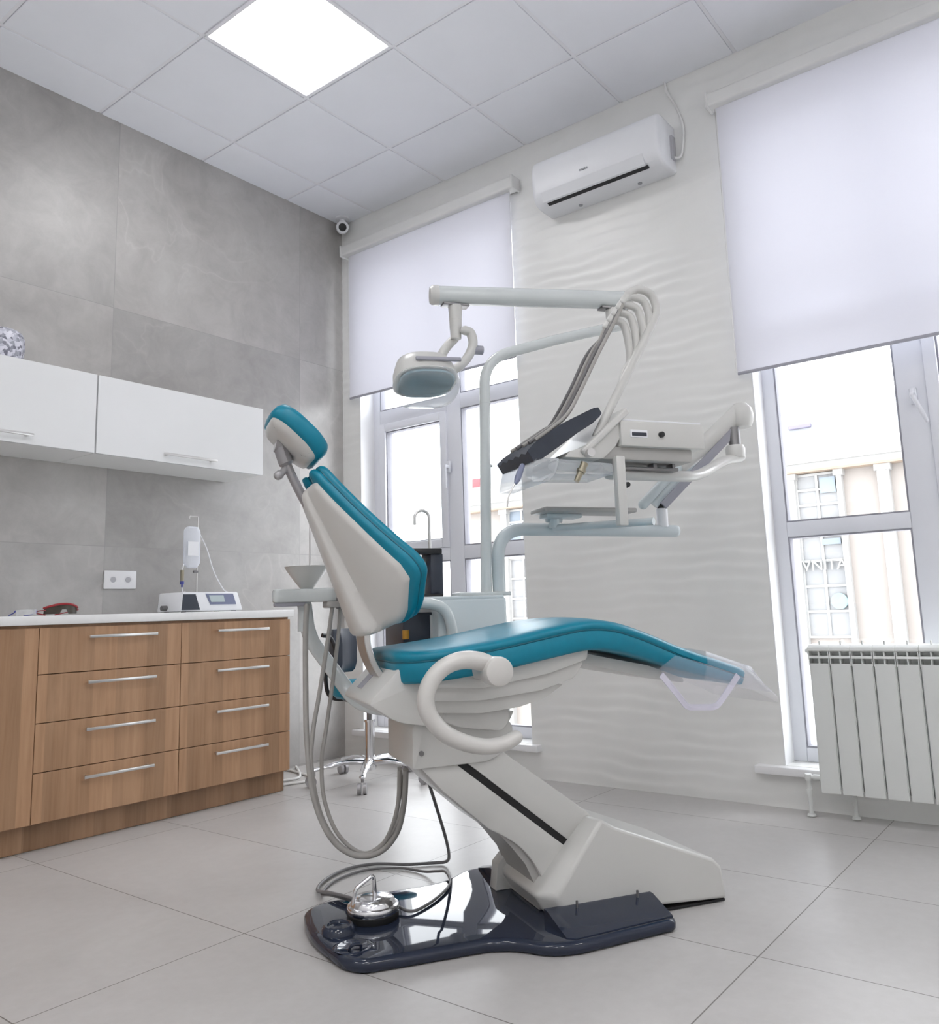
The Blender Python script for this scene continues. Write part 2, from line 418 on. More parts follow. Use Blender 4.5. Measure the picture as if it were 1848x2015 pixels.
# suspended ceiling: grid of square tiles, some swapped for light panels
GX, GY = .473, .291
lamps = [(0, 0), (-3, -3), (0, -6), (-3, -6), (-5, -3), (-5, -6), (-5, 0)]     # cells counted from the visible panel; the rest are unseen panels added for light
b = NB(); box(b, XB, .3, YB, .2, H + .012, H + .15)
bt = NB(); bg = NB()
xs = [0.0] + [-GX - .6 * k for k in range(8)] + [XB]; yy = [0.0] + [-GY - .6 * k for k in range(10)] + [YB]
lampcell = {(2 - i, 2 - j) for i, j in lamps}
for i in range(len(xs) - 1):
    for j in range(len(yy) - 1):
        if (i, j) in lampcell: continue
        x1, x0, y1, y0 = xs[i], xs[i + 1], yy[j], yy[j + 1]; q = .0095
        if x1 - x0 < .05 or y1 - y0 < .05: continue
        box(bt, x0 + (q if x0 > XB else 0), x1 - (q if x1 < 0 else 0), y0 + (q if y0 > YB else 0), y1 - (q if y1 < 0 else 0), H, H + .010, .0022, 1)
for x in xs[1:-1]: box(bg, x - .008, x + .008, YB, 0, H + .005, H + .011)
for y in yy[1:-1]: box(bg, XB, 0, y - .008, y + .008, H + .0045, H + .0105)
ce = struct(obj('ceiling', b, M['tgap'], smooth=0))
struct(obj('ceiling_tiles', bt, M['ceil'], ce, 30)); struct(obj('ceiling_grid', bg, M['tbar'], ce, 0))

pan = None
for n, (i, j) in enumerate(lamps):
    x1, y1 = -GX - .6 * (1 - i), -GY - .6 * (1 - j)
    c = (x1 - .3, y1 - .3, H)
    if pan is None:
        pan = thing('ceiling_light_panel', 'square white LED panel glowing in the tiled ceiling, the only one in view', 'ceiling light', c, 0, 'ceiling light panels')
        b = NB()
        for s in (-1, 1):
            box(b, -.292, .292, s * .292 - .010, s * .292 + .010, -.001, .012, .002, 1); box(b, s * .292 - .010, s * .292 + .010, -.282, .282, -.001, .012, .002, 1)
        obj('panel_frame', b, M['tbar'], pan)
        b = NB(); box(b, -.283, .283, -.283, .283, .002, .011); obj('light_diffuser', b, M['led'], pan, 0)
    else: dup(pan, c, 'added square LED panel in the ceiling out of view, put in to brighten the room', 'ceiling light panels')

# ------------------------------------------------------------------ windows
def window(n, w, mull, trans, sashes, handle_y, handle_z, handle_tilt):
    y0, y1, z0, z1 = w; X0, X1 = .12, .19; fw = .058
    b = NB(); box(b, X0, X1, y1 - fw, y1, z0, z1, .004); box(b, X0, X1, y0, y0 + fw, z0, z1, .004)
    box(b, X0, X1, y0 + fw, y1 - fw, z0, z0 + fw, .004); box(b, X0, X1, y0 + fw, y1 - fw, z1 - fw, z1, .004)
    box(b, X0, X1, mull[0], mull[1], z0 + fw, z1 - fw, .004)
    for ta, tb in trans:
        box(b, X0 - .0005, X1, y0 + fw, mull[0], ta, tb, .004); box(b, X0 - .0005, X1, mull[1], y1 - fw, ta, tb, .004)
    root = struct(obj('window_%d' % n, b, M['pvc']))
    zs = [z0 + fw] + [v for t in trans for v in t] + [z1 - fw]
    cells = [(ya, yb, zs[i], zs[i + 1]) for (ya, yb) in ((y0 + fw, mull[0]), (mull[1], y1 - fw)) for i in range(0, len(zs), 2)]
    for k, (ya, yb, za, zb) in enumerate(cells):
        q = 0
        if k in sashes:
            q = .05; b = NB()
            for (p0, p1, r0, r1) in ((ya, ya + q, za, zb), (yb - q, yb, za, zb), (ya + q, yb - q, za, za + q), (ya + q, yb - q, zb - q, zb)):
                box(b, X0 - .012, X1 - .012, p0, p1, r0, r1, .004)
            s = obj('opening_sash', b, M['pvc'], root)
            if handle_y is not None and k == sashes[-1]:
                hb = NB(); box(hb, X0 - .024, X0 - .011, handle_y - .014, handle_y + .014, handle_z - .035, handle_z + .035, .005)
                box(hb, X0 - .058, X0 - .02, handle_y - .009, handle_y + .009, handle_z - .009, handle_z + .009, .003)
                d = V((0, -math.sin(handle_tilt), -math.cos(handle_tilt)))
                tube(hb, [V((X0 - .052, handle_y, handle_z)) + d * t for t in (0, .04, .09, .125)], [.009, .0095, .009, .007], 10, .7, round_end=True)
                obj('window_handle', hb, M['pvc'], s)
        g = NB(); R0, R1 = [], []
        for o_, L_ in ((0, R0), (.007, R1)): L_.extend([(ya + q + o_, za + q + o_), (yb - q - o_, za + q + o_), (yb - q - o_, zb - q - o_), (ya + q + o_, zb - q - o_)])
        loft(g, [[V((X0 + .05, *c)) for c in R0], [V((X0 + .004, *c)) for c in R0], [V((X0 + .004, *c)) for c in R1], [V((X0 + .05, *c)) for c in R1]], False)
        obj('glazing_bead', g, M['gasket'], root, 0)
        g = NB(); box(g, X0 + .03, X0 + .036, ya + q, yb - q, za + q, zb - q); obj('glass_pane', g, M['glass'], root, 0)
    return root
w1 = window(1, W1, (-.87, -.765), [(1.145, 1.22), (2.035, 2.125)], [4], -.785, 1.69, 0)
w2 = window(2, W2, (-3.305, -3.195), [(1.125, 1.19), (2.03, 2.12)], [1], -3.258, 1.66, .36)
for w, r, e0, e1 in ((W1, w1, -1.43, -.10), (W2, w2, -4.04, -2.525)):
    b = NB(); box(b, -.045, .119, e0, e1, w[2] - .035, w[2] - .001, .006); 
    obj('window_sill', b, M['sill'], r)
# white reveals lining the openings
for w, r in ((W1, w1), (W2, w2)):
    b = NB(); box(b, .0006, .12, w[1] - .004, w[1], w[2], w[3]); box(b, .0006, .12, w[0], w[0] + .004, w[2], w[3]); box(b, .0006, .12, w[0], w[1], w[3] - .004, w[3])
    obj('window_reveal', b, M['sill'], r, 0)

# roller blinds
def blind(label, y0, y1, zb, fy0, fy1):
    t = thing('roller_blind', label, 'blind', (0, (y0 + y1) / 2, zb), 0, 'roller blinds'); L = (y1 - y0) / 2; zt = 3.145 - zb
    b = NB(); prism(b, rpoly([(-.085, zt + .005), (-.012, zt + .005), (-.012, zt + .075), (-.085, zt + .075)], .014), 'y', -L, L)
    obj('cassette', b, M['cass'], t)
    each('end_cap', (-1, 1), lambda b, s: box(b, -.09, -.008, s * L - .007, s * L + .007, zt, zt + .08, .006), M['cass'], t)
    m = (y0 + y1) / 2
    b = NB(); box(b, -.0462, -.045, fy0 - m, fy1 - m, .012, zt + .01); obj('blind_fabric', b, M['blind'], t, 0)
    b = NB(); box(b, -.0505, -.0405, fy0 - m, fy1 - m, 0, .014, .003); obj('hem_bar', b, M['hem'], t)
    each('guide_wire', (fy1 - m + .004, fy0 - m - .004), lambda b, y: tube(b, [(-.052, y, zt), (-.052, y, .01)], .0012, 6), M['silver'], t)
blind('white roller blind half lowered over the window beside the stone wall', -1.44, -.075, 2.192, -1.40, -.112)
blind('white roller blind lowered over the larger window on the right above the radiator', -4.12, -2.565, 1.85, -4.06, -2.595)

# ------------------------------------------------------------------ base cabinets
YF = -.5
def handle(bm, x, z, L, y):
    box(bm, x - L / 2, x + L / 2, y - .034, y - .024, z - .006, z + .006, .002)
    for s in (-1, 1): box(bm, x + s * (L / 2 - .02) - .005, x + s * (L / 2 - .02) + .005, y - .026, y, z - .005, z + .005)
def base_unit(label, x0, x1, fronts):
    t = thing('base_cabinet', label, 'cabinet', (x0, 0, 0), 0, 'oak base cabinets under the white worktop'); w = x1 - x0
    b = NB(); box(b, 0, .018, YF + .02, -.004, .1, .845); box(b, w - .018, w, YF + .02, -.004, .1, .845); box(b, .018, w - .018, YF + .02, -.004, .1, .118); box(b, .018, w - .018, -.02, -.004, .118, .845); box(b, .018, w - .018, YF + .02, -.03, .825, .845)
    obj('carcass', b, M['wood'], t, 0)
    b = NB(); box(b, 0, w, YF + .048, YF + .066, .002, .1); 
    if x1 > -.85: b2 = 1; box(b, w - .06, w - .042, YF + .066, -.004, .002, .1)
    obj('plinth', b, M['wood_d'], t, 0)
    for kind, z0, z1, hz, hx, hl in fronts:
        b = NB(); box(b, .0015, w - .0015, YF, YF + .019, z0 + .0015, z1 - .0015, .001, 1); f = obj(kind, b, M['wood'], t, 0)
        if hl:
            b = NB(); handle(b, hx, hz, hl, YF); obj('bar_handle', b, M['silver'], f)
    return t
zz = [.104, .29, .473, .656, .836]
def drawers(w, hx, hl): return [('drawer_front', zz[i], zz[i + 1], zz[i + 1] - .042, hx, hl) for i in range(4)]
base_unit('oak base cabinet with one tall plain door at the left edge of the photo', -2.68, -2.076, [('cabinet_door', .104, .836, 0, 0, 0)])
base_unit('oak drawer cabinet with four bar-handled drawers, between the tall door and the end drawers', -2.076, -1.457, drawers(.619, .335, .30))
base_unit('oak drawer cabinet with four bar-handled drawers at the right end of the worktop', -1.457, -.842, drawers(.615, .315, .29))
b = NB(); box(b, -2.70, -.828, -.512, -.003, .846, .882, .003, 2)
tag(obj('worktop', b, M['quartz']), 'long white worktop lying on the oak base cabinets', 'countertop')

# wall cabinets
def wall_unit(label, x0, x1, hx):
    t = thing('wall_cabinet', label, 'cabinet', (x0, 0, 1.588), 0, 'white wall cabinets'); w = x1 - x0
    b = NB(); box(b, 0, w, -.312, -.003, .001, .354, .001, 1); obj('carcass', b, M['whitem'], t, 0)
    b = NB(); box(b, .002, w - .002, -.333, -.314, .0, .356, .0015, 1); d = obj('flap_door', b, M['white'], t, 0)
    b = NB(); handle(b, hx, .035, .29, -.333); obj('bar_handle', b, M['silver'], d)
wall_unit('white flap-door wall cabinet nearest the window, right of the joint', -1.795, -.888, .46)
wall_unit('white flap-door wall cabinet cut by the left edge of the photo, under the patterned pot', -2.70, -1.798, .48)
b = NB(); lathe(b, [(.05, 0), (.088, .004), (.098, .03), (.102, .07), (.099, .11), (.09, .13), (.08, .137), (.07, .13), (.06, .10)], 40, None, (-2.168, -.2, 1.9445))
tag(obj('patterned_pot', b, M['pot']), 'small white pot with blue-grey mosaic pattern on top of the wall cabinet', 'pot')

# ------------------------------------------------------------------ wall socket
t = thing('double_socket', 'white double power socket on the stone wall above the worktop', 'socket', (-1.48, -.001, 1.05))
b = NB(); box(b, -.082, .082, -.011, 0, -.044, .044, .004); obj('socket_plate', b, M['plast_b'], t)
for s in (-1, 1):
    mt = Matrix.Translation((s * .038, -.0105, 0)) @ Matrix.Rotation(PI / 2, 4, 'X')
    b = NB(); lathe(b, [(.0, -.004), (.017, -.004), (.0185, .001), (.021, .0015), (.021, 0), (.0, 0)][::-1], 28, mt); f = obj('socket_ring', b, M['plast_b'], t)
    b = NB(); lathe(b, [(0, .0018), (.014, .0018), (.014, .0012), (0, .0012)], 24, mt); 
    obj('socket_well', b, M['hole'], f)

# ------------------------------------------------------------------ things on the worktop
ZT = .883
t = thing('surgical_motor_unit', 'white table-top dental motor unit with dark side panel and small screen, on the worktop', 'medical device', (-1.20, -.26, ZT))
prof = [(-.13, .004), (.115, .004), (.115, .03), (.02, .098), (-.13, .098)]
b = NB(); prism(b, [(-.175, .004), (.175, .004), (.142, .094), (-.165, .094)], 'y', -.10, .10, .006); obj('body', b, M['plast'], t)
b = NB(); prism(b, [(-.170, .010), (-.072, .010), (-.098, .084), (-.163, .084)], 'y', -.1025, -.0995); obj('side_panel', b, M['navy_m'], t)
b = NB(); prism(b, [(-.015, .034), (.132, .034), (.112, .086), (-.044, .086)], 'y', -.1025, -.0995); s = obj('control_panel', b, M['panelb'], t)
b = NB(); prism(b, [(-.012, .046), (.066, .046), (.056, .078), (-.026, .078)], 'y', -.104, -.102); obj('screen', b, M['lcd'], s)
each('rubber_foot', ((-.14, -.07), (.14, -.07), (-.14, .07), (.14, .07)), lambda b, q: lathe(b, [(.012, 0), (.012, .006), (0, .006)], 16, None, (q[0], q[1], 0)), M['rubber'], t)
b = NB(); tube(b, [(-.20, .02, .022), (-.165, .02, .022)], .012, 12); obj('side_knob', b, M['gun'], t)
b = NB(); box(b, .165, .212, -.03, -.005, .006, .016, .003); obj('hose_clip', b, M['gun'], t)
b = NB(); tube(b, [(.008, .05, .09), (.008, .05, .47)], .0035, 10); tube(b, fillet([(.008, .05, .465), (.008, .05, .475), (-.04, .05, .475), (-.04, .05, .462)], .006), .003, 8); obj('hanger_rod', b, M['silver'], t)
b = NB(); tube(b, [(-.012, .05, .20), (.012, .05, .20)], .006, 10); obj('rod_clamp', b, M['gun'], t)
b = NB(); tube(b, spline([(.015, .04, .385), (.05, .03, .31), (.085, .02, .2), (.125, .0, .115), (.14, -.02, .095)]), .003, 8); obj('drip_tube', b, M['plast'], t)
t = thing('drip_bag', 'clear saline bag hanging from the rod of the white motor unit', 'drip bag', (-1.238, -.232, ZT))
b = NB(); pl = rpoly([(-.046, .24), (-.025, .215), (.025, .215), (.046, .24), (.046, .40), (.03, .42), (-.03, .42), (-.046, .40)], .01)
pad(b, resample(pl, .012), [(.006, -.004), (0, -.002), (0, .002), (.006, .004)], lambda u, v, h: V((u, h * (1 + 2.2 * max(0, 1 - (u / .046) ** 2)), v)))
bg_ = obj('bag_film', b, M['bag'], t)
b = NB(); box(b, -.03, .03, -.0145, -.0135, .275, .345); obj('bag_label', b, M['plast'], t)
b = NB(); tube(b, [(-.05, 0, .205), (-.05, 0, .15)], .009, 12); obj('drip_chamber', b, M['brass'], t)
b = NB(); tube(b, [(-.05, 0, .15), (-.05, 0, .135)], .01, 12); tube(b, [(-.05, 0, .135), (-.05, 0, .122)], .004, 8); obj('roller_clamp', b, M['blue'], t)
b = NB(); tube(b, [(-.04, 0, .24), (-.05, 0, .205)], .0025, 8); obj('bag_tube', b, M['plast'], t)
b = NB(); tube(b, spline([(-.05, 0, .122), (-.045, 0, .10), (-.03, 0, .0995)], 6), .0022, 8); obj('drain_tube', b, M['plast'], t)

t = thing('red_curing_glasses', 'red framed protective glasses with dark lenses, folded on the worktop', 'glasses', (-1.912, -.33, ZT))
def arcpts(r, a0, a1, n, z, sy=1): return [V((r * math.sin(a), -r * math.cos(a) * sy, z)) for a in [a0 + (a1 - a0) * i / n for i in range(n + 1)]]
A = arcpts(.075, -1.15, 1.15, 18, 0, .75)
b = NB(); tube(b, [p + V((0, .03, .047 - 6 * p.x ** 2 * .55)) for p in A], .0055, 10, .9, round_end=True)
obj('frame', b, M['red'], t)
b = NB()
L0 = [p + V((0, .03, .043 - 6 * p.x ** 2 * .55)) for p in A]; L1 = [p + V((0, .033, .006 if abs(p.x) > .014 else .024)) for p in A]
g0 = [b.verts.new(p) for p in L0]; g1 = [b.verts.new(p) for p in L1]; g2 = [b.verts.new(p + V((0, .003, 0))) for p in L0]; g3 = [b.verts.new(p + V((0, .003, 0))) for p in L1]
for i in range(len(A) - 1):
    b.faces.new((g0[i], g0[i + 1], g1[i + 1], g1[i])); b.faces.new((g2[i], g3[i], g3[i + 1], g2[i + 1])); b.faces.new((g0[i], g2[i], g2[i + 1], g0[i + 1])); b.faces.new((g1[i], g1[i + 1], g3[i + 1], g3[i]))
b.faces.new((g0[0], g1[0], g3[0], g2[0])); b.faces.new((g0[-1], g2[-1], g3[-1], g1[-1])); bmesh.ops.recalc_face_normals(b, faces=b.faces[:])
obj('lens', b, M['lensd'], t)
for s in (-1, 1):
    b = NB(); tube(b, spline([(s * .068, 0, .022), (s * .072, .05, .02), (s * .06, .09, .012), (s * .02, .10, .004)], 8), .004, 8, .6); obj('temple', b, M['red'], t)
t = thing('clear_safety_glasses', 'clear safety glasses with thin blue arms, left of the red glasses', 'glasses', (-2.055, -.34, ZT))
b = NB(); A = arcpts(.055, -.8, .8, 14, 0, .6)
g0 = [b.verts.new(p + V((0, .03, .026))) for p in A]; g1 = [b.verts.new(p + V((0, .03, .003))) for p in A]
g2 = [b.verts.new(p + V((0, .0325, .026))) for p in A]; g3 = [b.verts.new(p + V((0, .0325, .003))) for p in A]
for i in range(len(A) - 1):
    b.faces.new((g0[i], g0[i + 1], g1[i + 1], g1[i])); b.faces.new((g2[i], g3[i], g3[i + 1], g2[i + 1])); b.faces.new((g0[i], g2[i], g2[i + 1], g0[i + 1])); b.faces.new((g1[i], g1[i + 1], g3[i + 1], g3[i]))
bmesh.ops.recalc_face_normals(b, faces=b.faces[:]); obj('lens', b, M['clear'], t)
for s in (-1, 1):
    b = NB(); tube(b, spline([(s * .041, .01, .022), (s * .043, .02, .014), (s * .042, .06, .006), (s * .03, .095, .003)], 8), .0028, 8); obj('temple', b, M['blue'], t)

# ------------------------------------------------------------------ air conditioner
t = thing('air_conditioner', 'white split air conditioner on the wavy wall between the two windows', 'air conditioner', (0, -2.0, 2.9))
prof = [(-.001, .02), (-.10, .02), (-.15, .028), (-.178, .05), (-.19, .09), (-.196, .15), (-.195, .22), (-.18, .262), (-.15, .275), (-.001, .275)]
prof = rpoly(prof, [.004, .03, .03, .03, .04, .05, .05, .03, .03, .004], 4)
L = .362; rings = []
for f, y in ((.90, -L), (.965, -L + .006), (.992, -L + .016), (1, -L + .03), (1, L - .03), (.992, L - .016), (.965, L - .006), (.90, L)):
    rings.append([V((-.001 + (p[0] + .001) * f, y, .147 + (p[1] - .147) * f)) for p in prof])
b = NB(); loft(b, rings); obj('body', b, M['plast'], t)
b = NB(); prism(b, [(-.1955, .078), (-.1915, .078), (-.168, .036), (-.158, .030), (-.160, .0275), (-.172, .0335)], 'y', -.275, .305); obj('louvre_flap', b, M['plast'], t, 30)
b = NB(); prism(b, [(-.163, .0285), (-.145, .0275), (-.143, .020), (-.1605, .0245)], 'y', -.285, .285); obj('air_slot', b, M['dark'], t)
each('screw_cap', (.155, -.185), lambda b, y: lathe(b, [(0, -.004), (.010, -.003), (.011, .003), (0, .003)], 16, None, (-.045, y, .018)), M['logo'], t)
b = NB()
for k in range(4): box(b, -.199, -.195, .065 - k * .013 - .005, .065 - k * .013 + .005, .114, .122, .001, 1)
obj('logo', b, M['logo'], t)
b = NB(); box(b, -.06, -.02, -L - .012, -L + .004, .08, .20, .004); obj('side_grip', b, M['hole'], t)
b = NB(); tube(b, spline([(-.05, -.355, .10), (-.03, -.385, .085), (-.012, -.40, .12), (-.012, -.415, .24), (-.012, -.385, .37), (-.012, -.345, .46), (-.012, -.337, .515)], 8), .006, 8); obj('power_cable', b, M['cass'], t)

# ------------------------------------------------------------------ security camera
t = thing('security_camera', 'small white security camera with black lens up in the corner under the ceiling', 'camera', (-.075, -.085, 3.35))
b = NB(); lathe(b, [(.0, .067), (.045, .067), (.045, .055), (.02, .05), (.014, .03), (0, .03)][::-1], 28); obj('ceiling_mount', b, M['plast'], t)
d = V((-.62, -.70, -.36)).normalized(); q = d.to_track_quat('Z', 'Y').to_matrix().to_4x4()
b = NB(); lathe(b, [(0, -.055), (.03, -.05), (.04, -.03), (.042, .03), (.038, .04), (0, .04)], 28, q); obj('camera_body', b, M['plast'], t)
b = NB(); lathe(b, [(0, .038), (.026, .039), (.024, .046), (.012, .05), (0, .051)], 28, q); obj('camera_lens', b, M['black'], t)

# ------------------------------------------------------------------ radiator
t = thing('radiator', 'white aluminium sectional radiator under the right window', 'radiator', (-.10, -2.815, 0), 0)
NSEC = 10
b = NB()
prism(b, rpoly([(-.036, -.0045), (-.036, -.0745), (-.030, -.0765), (-.030, -.0025)], .002), 'z', .105, .598)     # front blade
prism(b, [(-.030, -.036), (-.030, -.043), (.045, -.043), (.045, -.036)], 'z', .11, .64)
for y in (-.003, -.076): box(b, -.03, .02, y - .0015, y + .0015, .12, .64)
prism(b, rpoly([(-.040, .648), (-.034, .644), (.046, .658), (.046, .672), (-.02, .670), (-.036, .660)], .003), 'y', -.0795, -.0, .001, 1)
prism(b, rpoly([(-.040, .618), (-.030, .618), (-.022, .628), (-.036, .628)], .002), 'y', -.079, -.001)
for y in (-.0025, -.0765): box(b, -.036, .02, y - .0018, y + .0018, .59, .65)
box(b, .006, .010, -.077, -.002, .12, .655)
box(b, -.012, -.002, -.0425, -.0365, .64, .686, .002); box(b, -.036, .0, -.0415, -.0375, .598, .65)
tube(b, [(.01, -.079, .645), (.01, 0, .645)], .02, 16); tube(b, [(.01, -.079, .15), (.01, 0, .15)], .02, 16)
s0 = obj('radiator_section', b, M['radi'], t)
for k in range(1, NSEC):
    s = s0.copy(); C.objects.link(s); s.parent = t; s.location = (0, -.08 * k, 0)
b = NB(); tube(b, [(.01, .0, .15), (.01, .035, .15)], .012, 12); tube(b, fillet([(.01, .03, .15), (.01, .055, .15), (.01, .055, .004)], .01), .009, 12)
lathe(b, [(.013, -.012), (.015, 0), (.013, .012)], 14, None, (.01, .055, .15)); lathe(b, [(.012, 0), (.012, .02)], 12, None, (.01, .055, .085)); lathe(b, [(.017, .002), (.015, .01), (.009, .012)], 14, None, (.01, .055, 0))
obj('valve_pipe', b, M['radi'], t)
b = NB(); tube(b, [(.04, -.105, .13), (.04, -.105, .004)], .008, 12); box(b, .0, .048, -.118, -.094, .10, .135, .004); lathe(b, [(.017, .002), (.015, .01), (.009, .012)], 14, None, (.04, -.105, 0))
obj('return_pipe', b, M['radi'], t)
b = NB(); lathe(b, [(.018, 0), (.018, .012), (.008, .014), (.008, .022), (0, .022)], 16, Matrix.Translation((.01, .0, .645)) @ Matrix.Rotation(-PI / 2, 4, 'X')); obj('vent_plug', b, M['radi'], t)
each('wall_bracket', (2, 7), lambda b, k: box(b, .04, .098, -.08 * k - .012, -.08 * k + .012, .60, .625), M['radi'], t)

# ------------------------------------------------------------------ dental chair (own axes: x to the foot end, -y to the viewer)
ORG = (-1.669, -2.310, 0); ROT = math.radians(-32)
ch = thing('dental_chair', 'teal and white reclining dental chair standing in the middle of the room', 'dental chair', ORG, ROT)

# base plate
po = [(-.425, -.195), (-.385, -.237), (-.06, -.243), (.0, -.27), (.06, -.335), (.13, -.352), (.43, -.322), (.445, -.30), (.445, .30), (.43, .335), (.07, .335), (.0, .27), (-.06, .243), (-.385, .237), (-.462, .19), (-.475, 0)]
po = rpoly(po, [.03, .03, .06, .05, .05, .04, .02, .02, .02, .02, .06, .06, .06, .05, .05, .2], 5)
b = NB(); loft(b, [[V((x, y, z)) for x, y in inset(po, d)] for d, z in ((.004, .003), (0, .008), (0, .020), (.003, .026), (.010, .030), (.02, .0315))])
plate = obj('base_plate', b, M['navy'], ch)
b = NB(); lathe(b, [(.047, .029), (.044, .042), (.036, .049), (.030, .049), (.028, .045), (.0, .046)], 36, None, (-.40, -.02, 0)); obj('foot_button', b, M['navy'], plate)
b = NB(); lathe(b, [(.052, .0312), (.047, .0335), (.040, .0335), (.036, .0318)], 36, None, (-.385, -.135, 0)); tube(b, spline([(-.40, -.155, .031), (-.395, -.165, .045), (-.375, -.165, .045), (-.37, -.155, .031)], 6), .004, 8)
obj('foot_recess', b, M['navy'], plate)
for s in (-1, 1):
    b = NB(); loft(b, [[V((x, s * a, z)) for a, z in ((.185, .024), (o, .024), (o, .0335), (.205, .062), (.185, .062))] for x, o in ((.115, .318), (.135, .332), (.432, .302), (.437, .30))]); obj('side_flange', b, M['navy'], plate)
each('flange_pin', (.20, .385), lambda b, x: tube(b, [(x, -.212, .05), (x, -.212, .078)], .0035, 8), M['gun'], plate)
# motor housing at the foot end
def motor_ring(y, sh):
    p = [(.105 + sh, .086), (.135 + sh, .036), (.69, .008), (.680, .095), (.655, .120), (.34, .243), (.285 + sh * .3, .27)]
    return [V((x, y, z)) for x, z in p]
b = NB(); loft(b, [motor_ring(-.19, .045), motor_ring(-.15, 0), motor_ring(.15, 0), motor_ring(.19, .045)])
mh = obj('motor_housing', b, M['enamel'], ch, 30)
bv = mh.modifiers.new('round', 'BEVEL'); bv.width = .009; bv.segments = 3; bv.limit_method = 'ANGLE'; bv.angle_limit = math.radians(25)
b = NB(); prism(b, [(.20, .002), (.685, .002), (.685, .008), (.20, .010)], 'y', -.186, .186); obj('housing_seal', b, M['rubber'], ch, 0)
# lift arm: two covers with a dark slot between
b = NB(); prism(b, [(-.09, .458), (.04, .462), (.30, .268), (.285, .235), (.238, .196)], 'y', -.122, .122, .006); obj('upper_arm_cover', b, M['enamel'], ch)
low = [(-.205, .445), (-.115, .455), (.228, .184), (.185, .07)] + [(p.x, p.y) for p in spline([V((.158, .075)), V((.13, .14)), V((.095, .19)), V((.05, .228)), V((-.01, .262))], 4)] + [(-.14, .375)]
b = NB(); prism(b, low, 'y', -.122, .122, .005); obj('lower_arm_cover', b, M['enamel'], ch, 30)
b = NB(); prism(b, [(-.12, .448), (-.095, .462), (.238, .199), (.228, .182)], 'y', -.1195, .1195); obj('arm_slot', b, M['rubber'], ch, 0)
b = NB(); prism(b, [(.085, .031), (.15, .031), (.155, .125), (.13, .14), (.095, .105)], 'y', .09, .14, .004); obj('rear_foot', b, M['enamel'], ch)
b = NB(); prism(b, [(.135, .033), (.175, .033), (.165, .11), (.10, .205), (.03, .265), (.0, .27), (.06, .205), (.10, .155), (.125, .10)], 'y', -.108, .108); obj('inner_guard', b, M['under'], ch)
# knee block over the arm
b = NB(); prism(b, rpoly([(-.222, .438), (.0, .440), (.055, .475), (.075, .535), (-.05, .60), (-.19, .585), (-.222, .545)], [.006, .05, .04, .03, .03, .03, .01]), 'y', -.132, .132, .006); kb = obj('knee_block', b, M['enamel'], ch)
b = NB(); lathe(b, [(0, .0), (.007, .0), (.007, .003), (0, .004)], 14, Matrix.Translation((-.198, -.132, .478)) @ Matrix.Rotation(PI / 2, 4, 'X')); obj('block_screw', b, M['gun'], kb)
b = NB(); prism(b, rpoly([(-.15, .56), (-.10, .54), (.02, .522), (.045, .548), (.045, .585), (.02, .61), (-.14, .62)], .015), 'y', -.17, .17, .008); obj('seat_pivot', b, M['enamel'], ch)
# seat shell in three stepped tiers
b = NB()
prism(b, rpoly([(-.205, .655), (-.05, .645), (.14, .672), (.262, .705), (.268, .742), (.17, .725), (.02, .70), (-.12, .685), (-.205, .685)], .01), 'y', -.222, .222, .007)
prism(b, rpoly([(-.20, .62), (-.05, .612), (.12, .628), (.225, .655), (.258, .700), (.14, .680), (-.05, .655), (-.20, .662)], .012), 'y', -.210, .210, .007)
prism(b, rpoly([(-.19, .588), (-.05, .578), (.06, .586), (.14, .605), (.20, .640), (.12, .640), (-.05, .622), (-.19, .632)], .012), 'y', -.196, .196, .007)
obj('seat_shell', b, M['enamel'], ch)
# leg support rail under the teal leg rest
b = NB(); prism(b, rpoly([(.24, .70), (.30, .715), (.50, .672), (.62, .628), (.62, .615), (.46, .645), (.33, .678)], .008), 'y', -.15, .15, .005); obj('leg_rail', b, M['enamel'], ch)
# hinge housing behind the seat
b = NB(); prism(b, rpoly([(-.225, .705), (-.262, .705), (-.335, .632), (-.345, .615), (-.27, .565), (-.16, .545), (-.12, .58), (-.12, .70)], [.005, .008, .008, .006, .03, .02, .01, .01]), 'y', -.165, .165, .008); hh = obj('hinge_housing', b, M['enamel'], ch)
def on_slope(t, y, h): # on the sloping face of the hinge housing
    p = V((-.262, y, .705)).lerp(V((-.335, y, .632)), t); return p + V((-.707, 0, .707)) * h
b = NB(); loft(b, [[on_slope(.28, .02, h), on_slope(.28, .075, h), on_slope(.85, .075, h), on_slope(.85, .02, h)] for h in (-.001, .0015)]); obj('type_label', b, M['hem'], hh, 0)
# curved hinge bar carrying the back
pth = spline([(-.262, 0, .655), (-.296, 0, .70), (-.318, 0, .755), (-.322, 0, .80), (-.318, 0, .85)], 6)
b = NB(); t_ = NB(); rr = []
for i, p in enumerate(pth):
    tg = (pth[min(i + 1, len(pth) - 1)] - pth[max(i - 1, 0)]).normalized(); nn = V((-tg.z, 0, tg.x))
    rr.append([p + nn * .009 + V((0, -.052, 0)), p + nn * .009 + V((0, .052, 0)), p - nn * .009 + V((0, .052, 0)), p - nn * .009 + V((0, -.052, 0))])
t_.free(); loft(b, rr); hb = obj('hinge_bar', b, M['steel'], ch, 30)
bv = hb.modifiers.new('round', 'BEVEL'); bv.width = .003; bv.segments = 2; bv.limit_method = 'ANGLE'; bv.angle_limit = 1.0
b = NB(); box(b, -.302, -.245, -.06, .06, .648, .662, .003); obj('hinge_gasket', b, M['rubber'], ch)

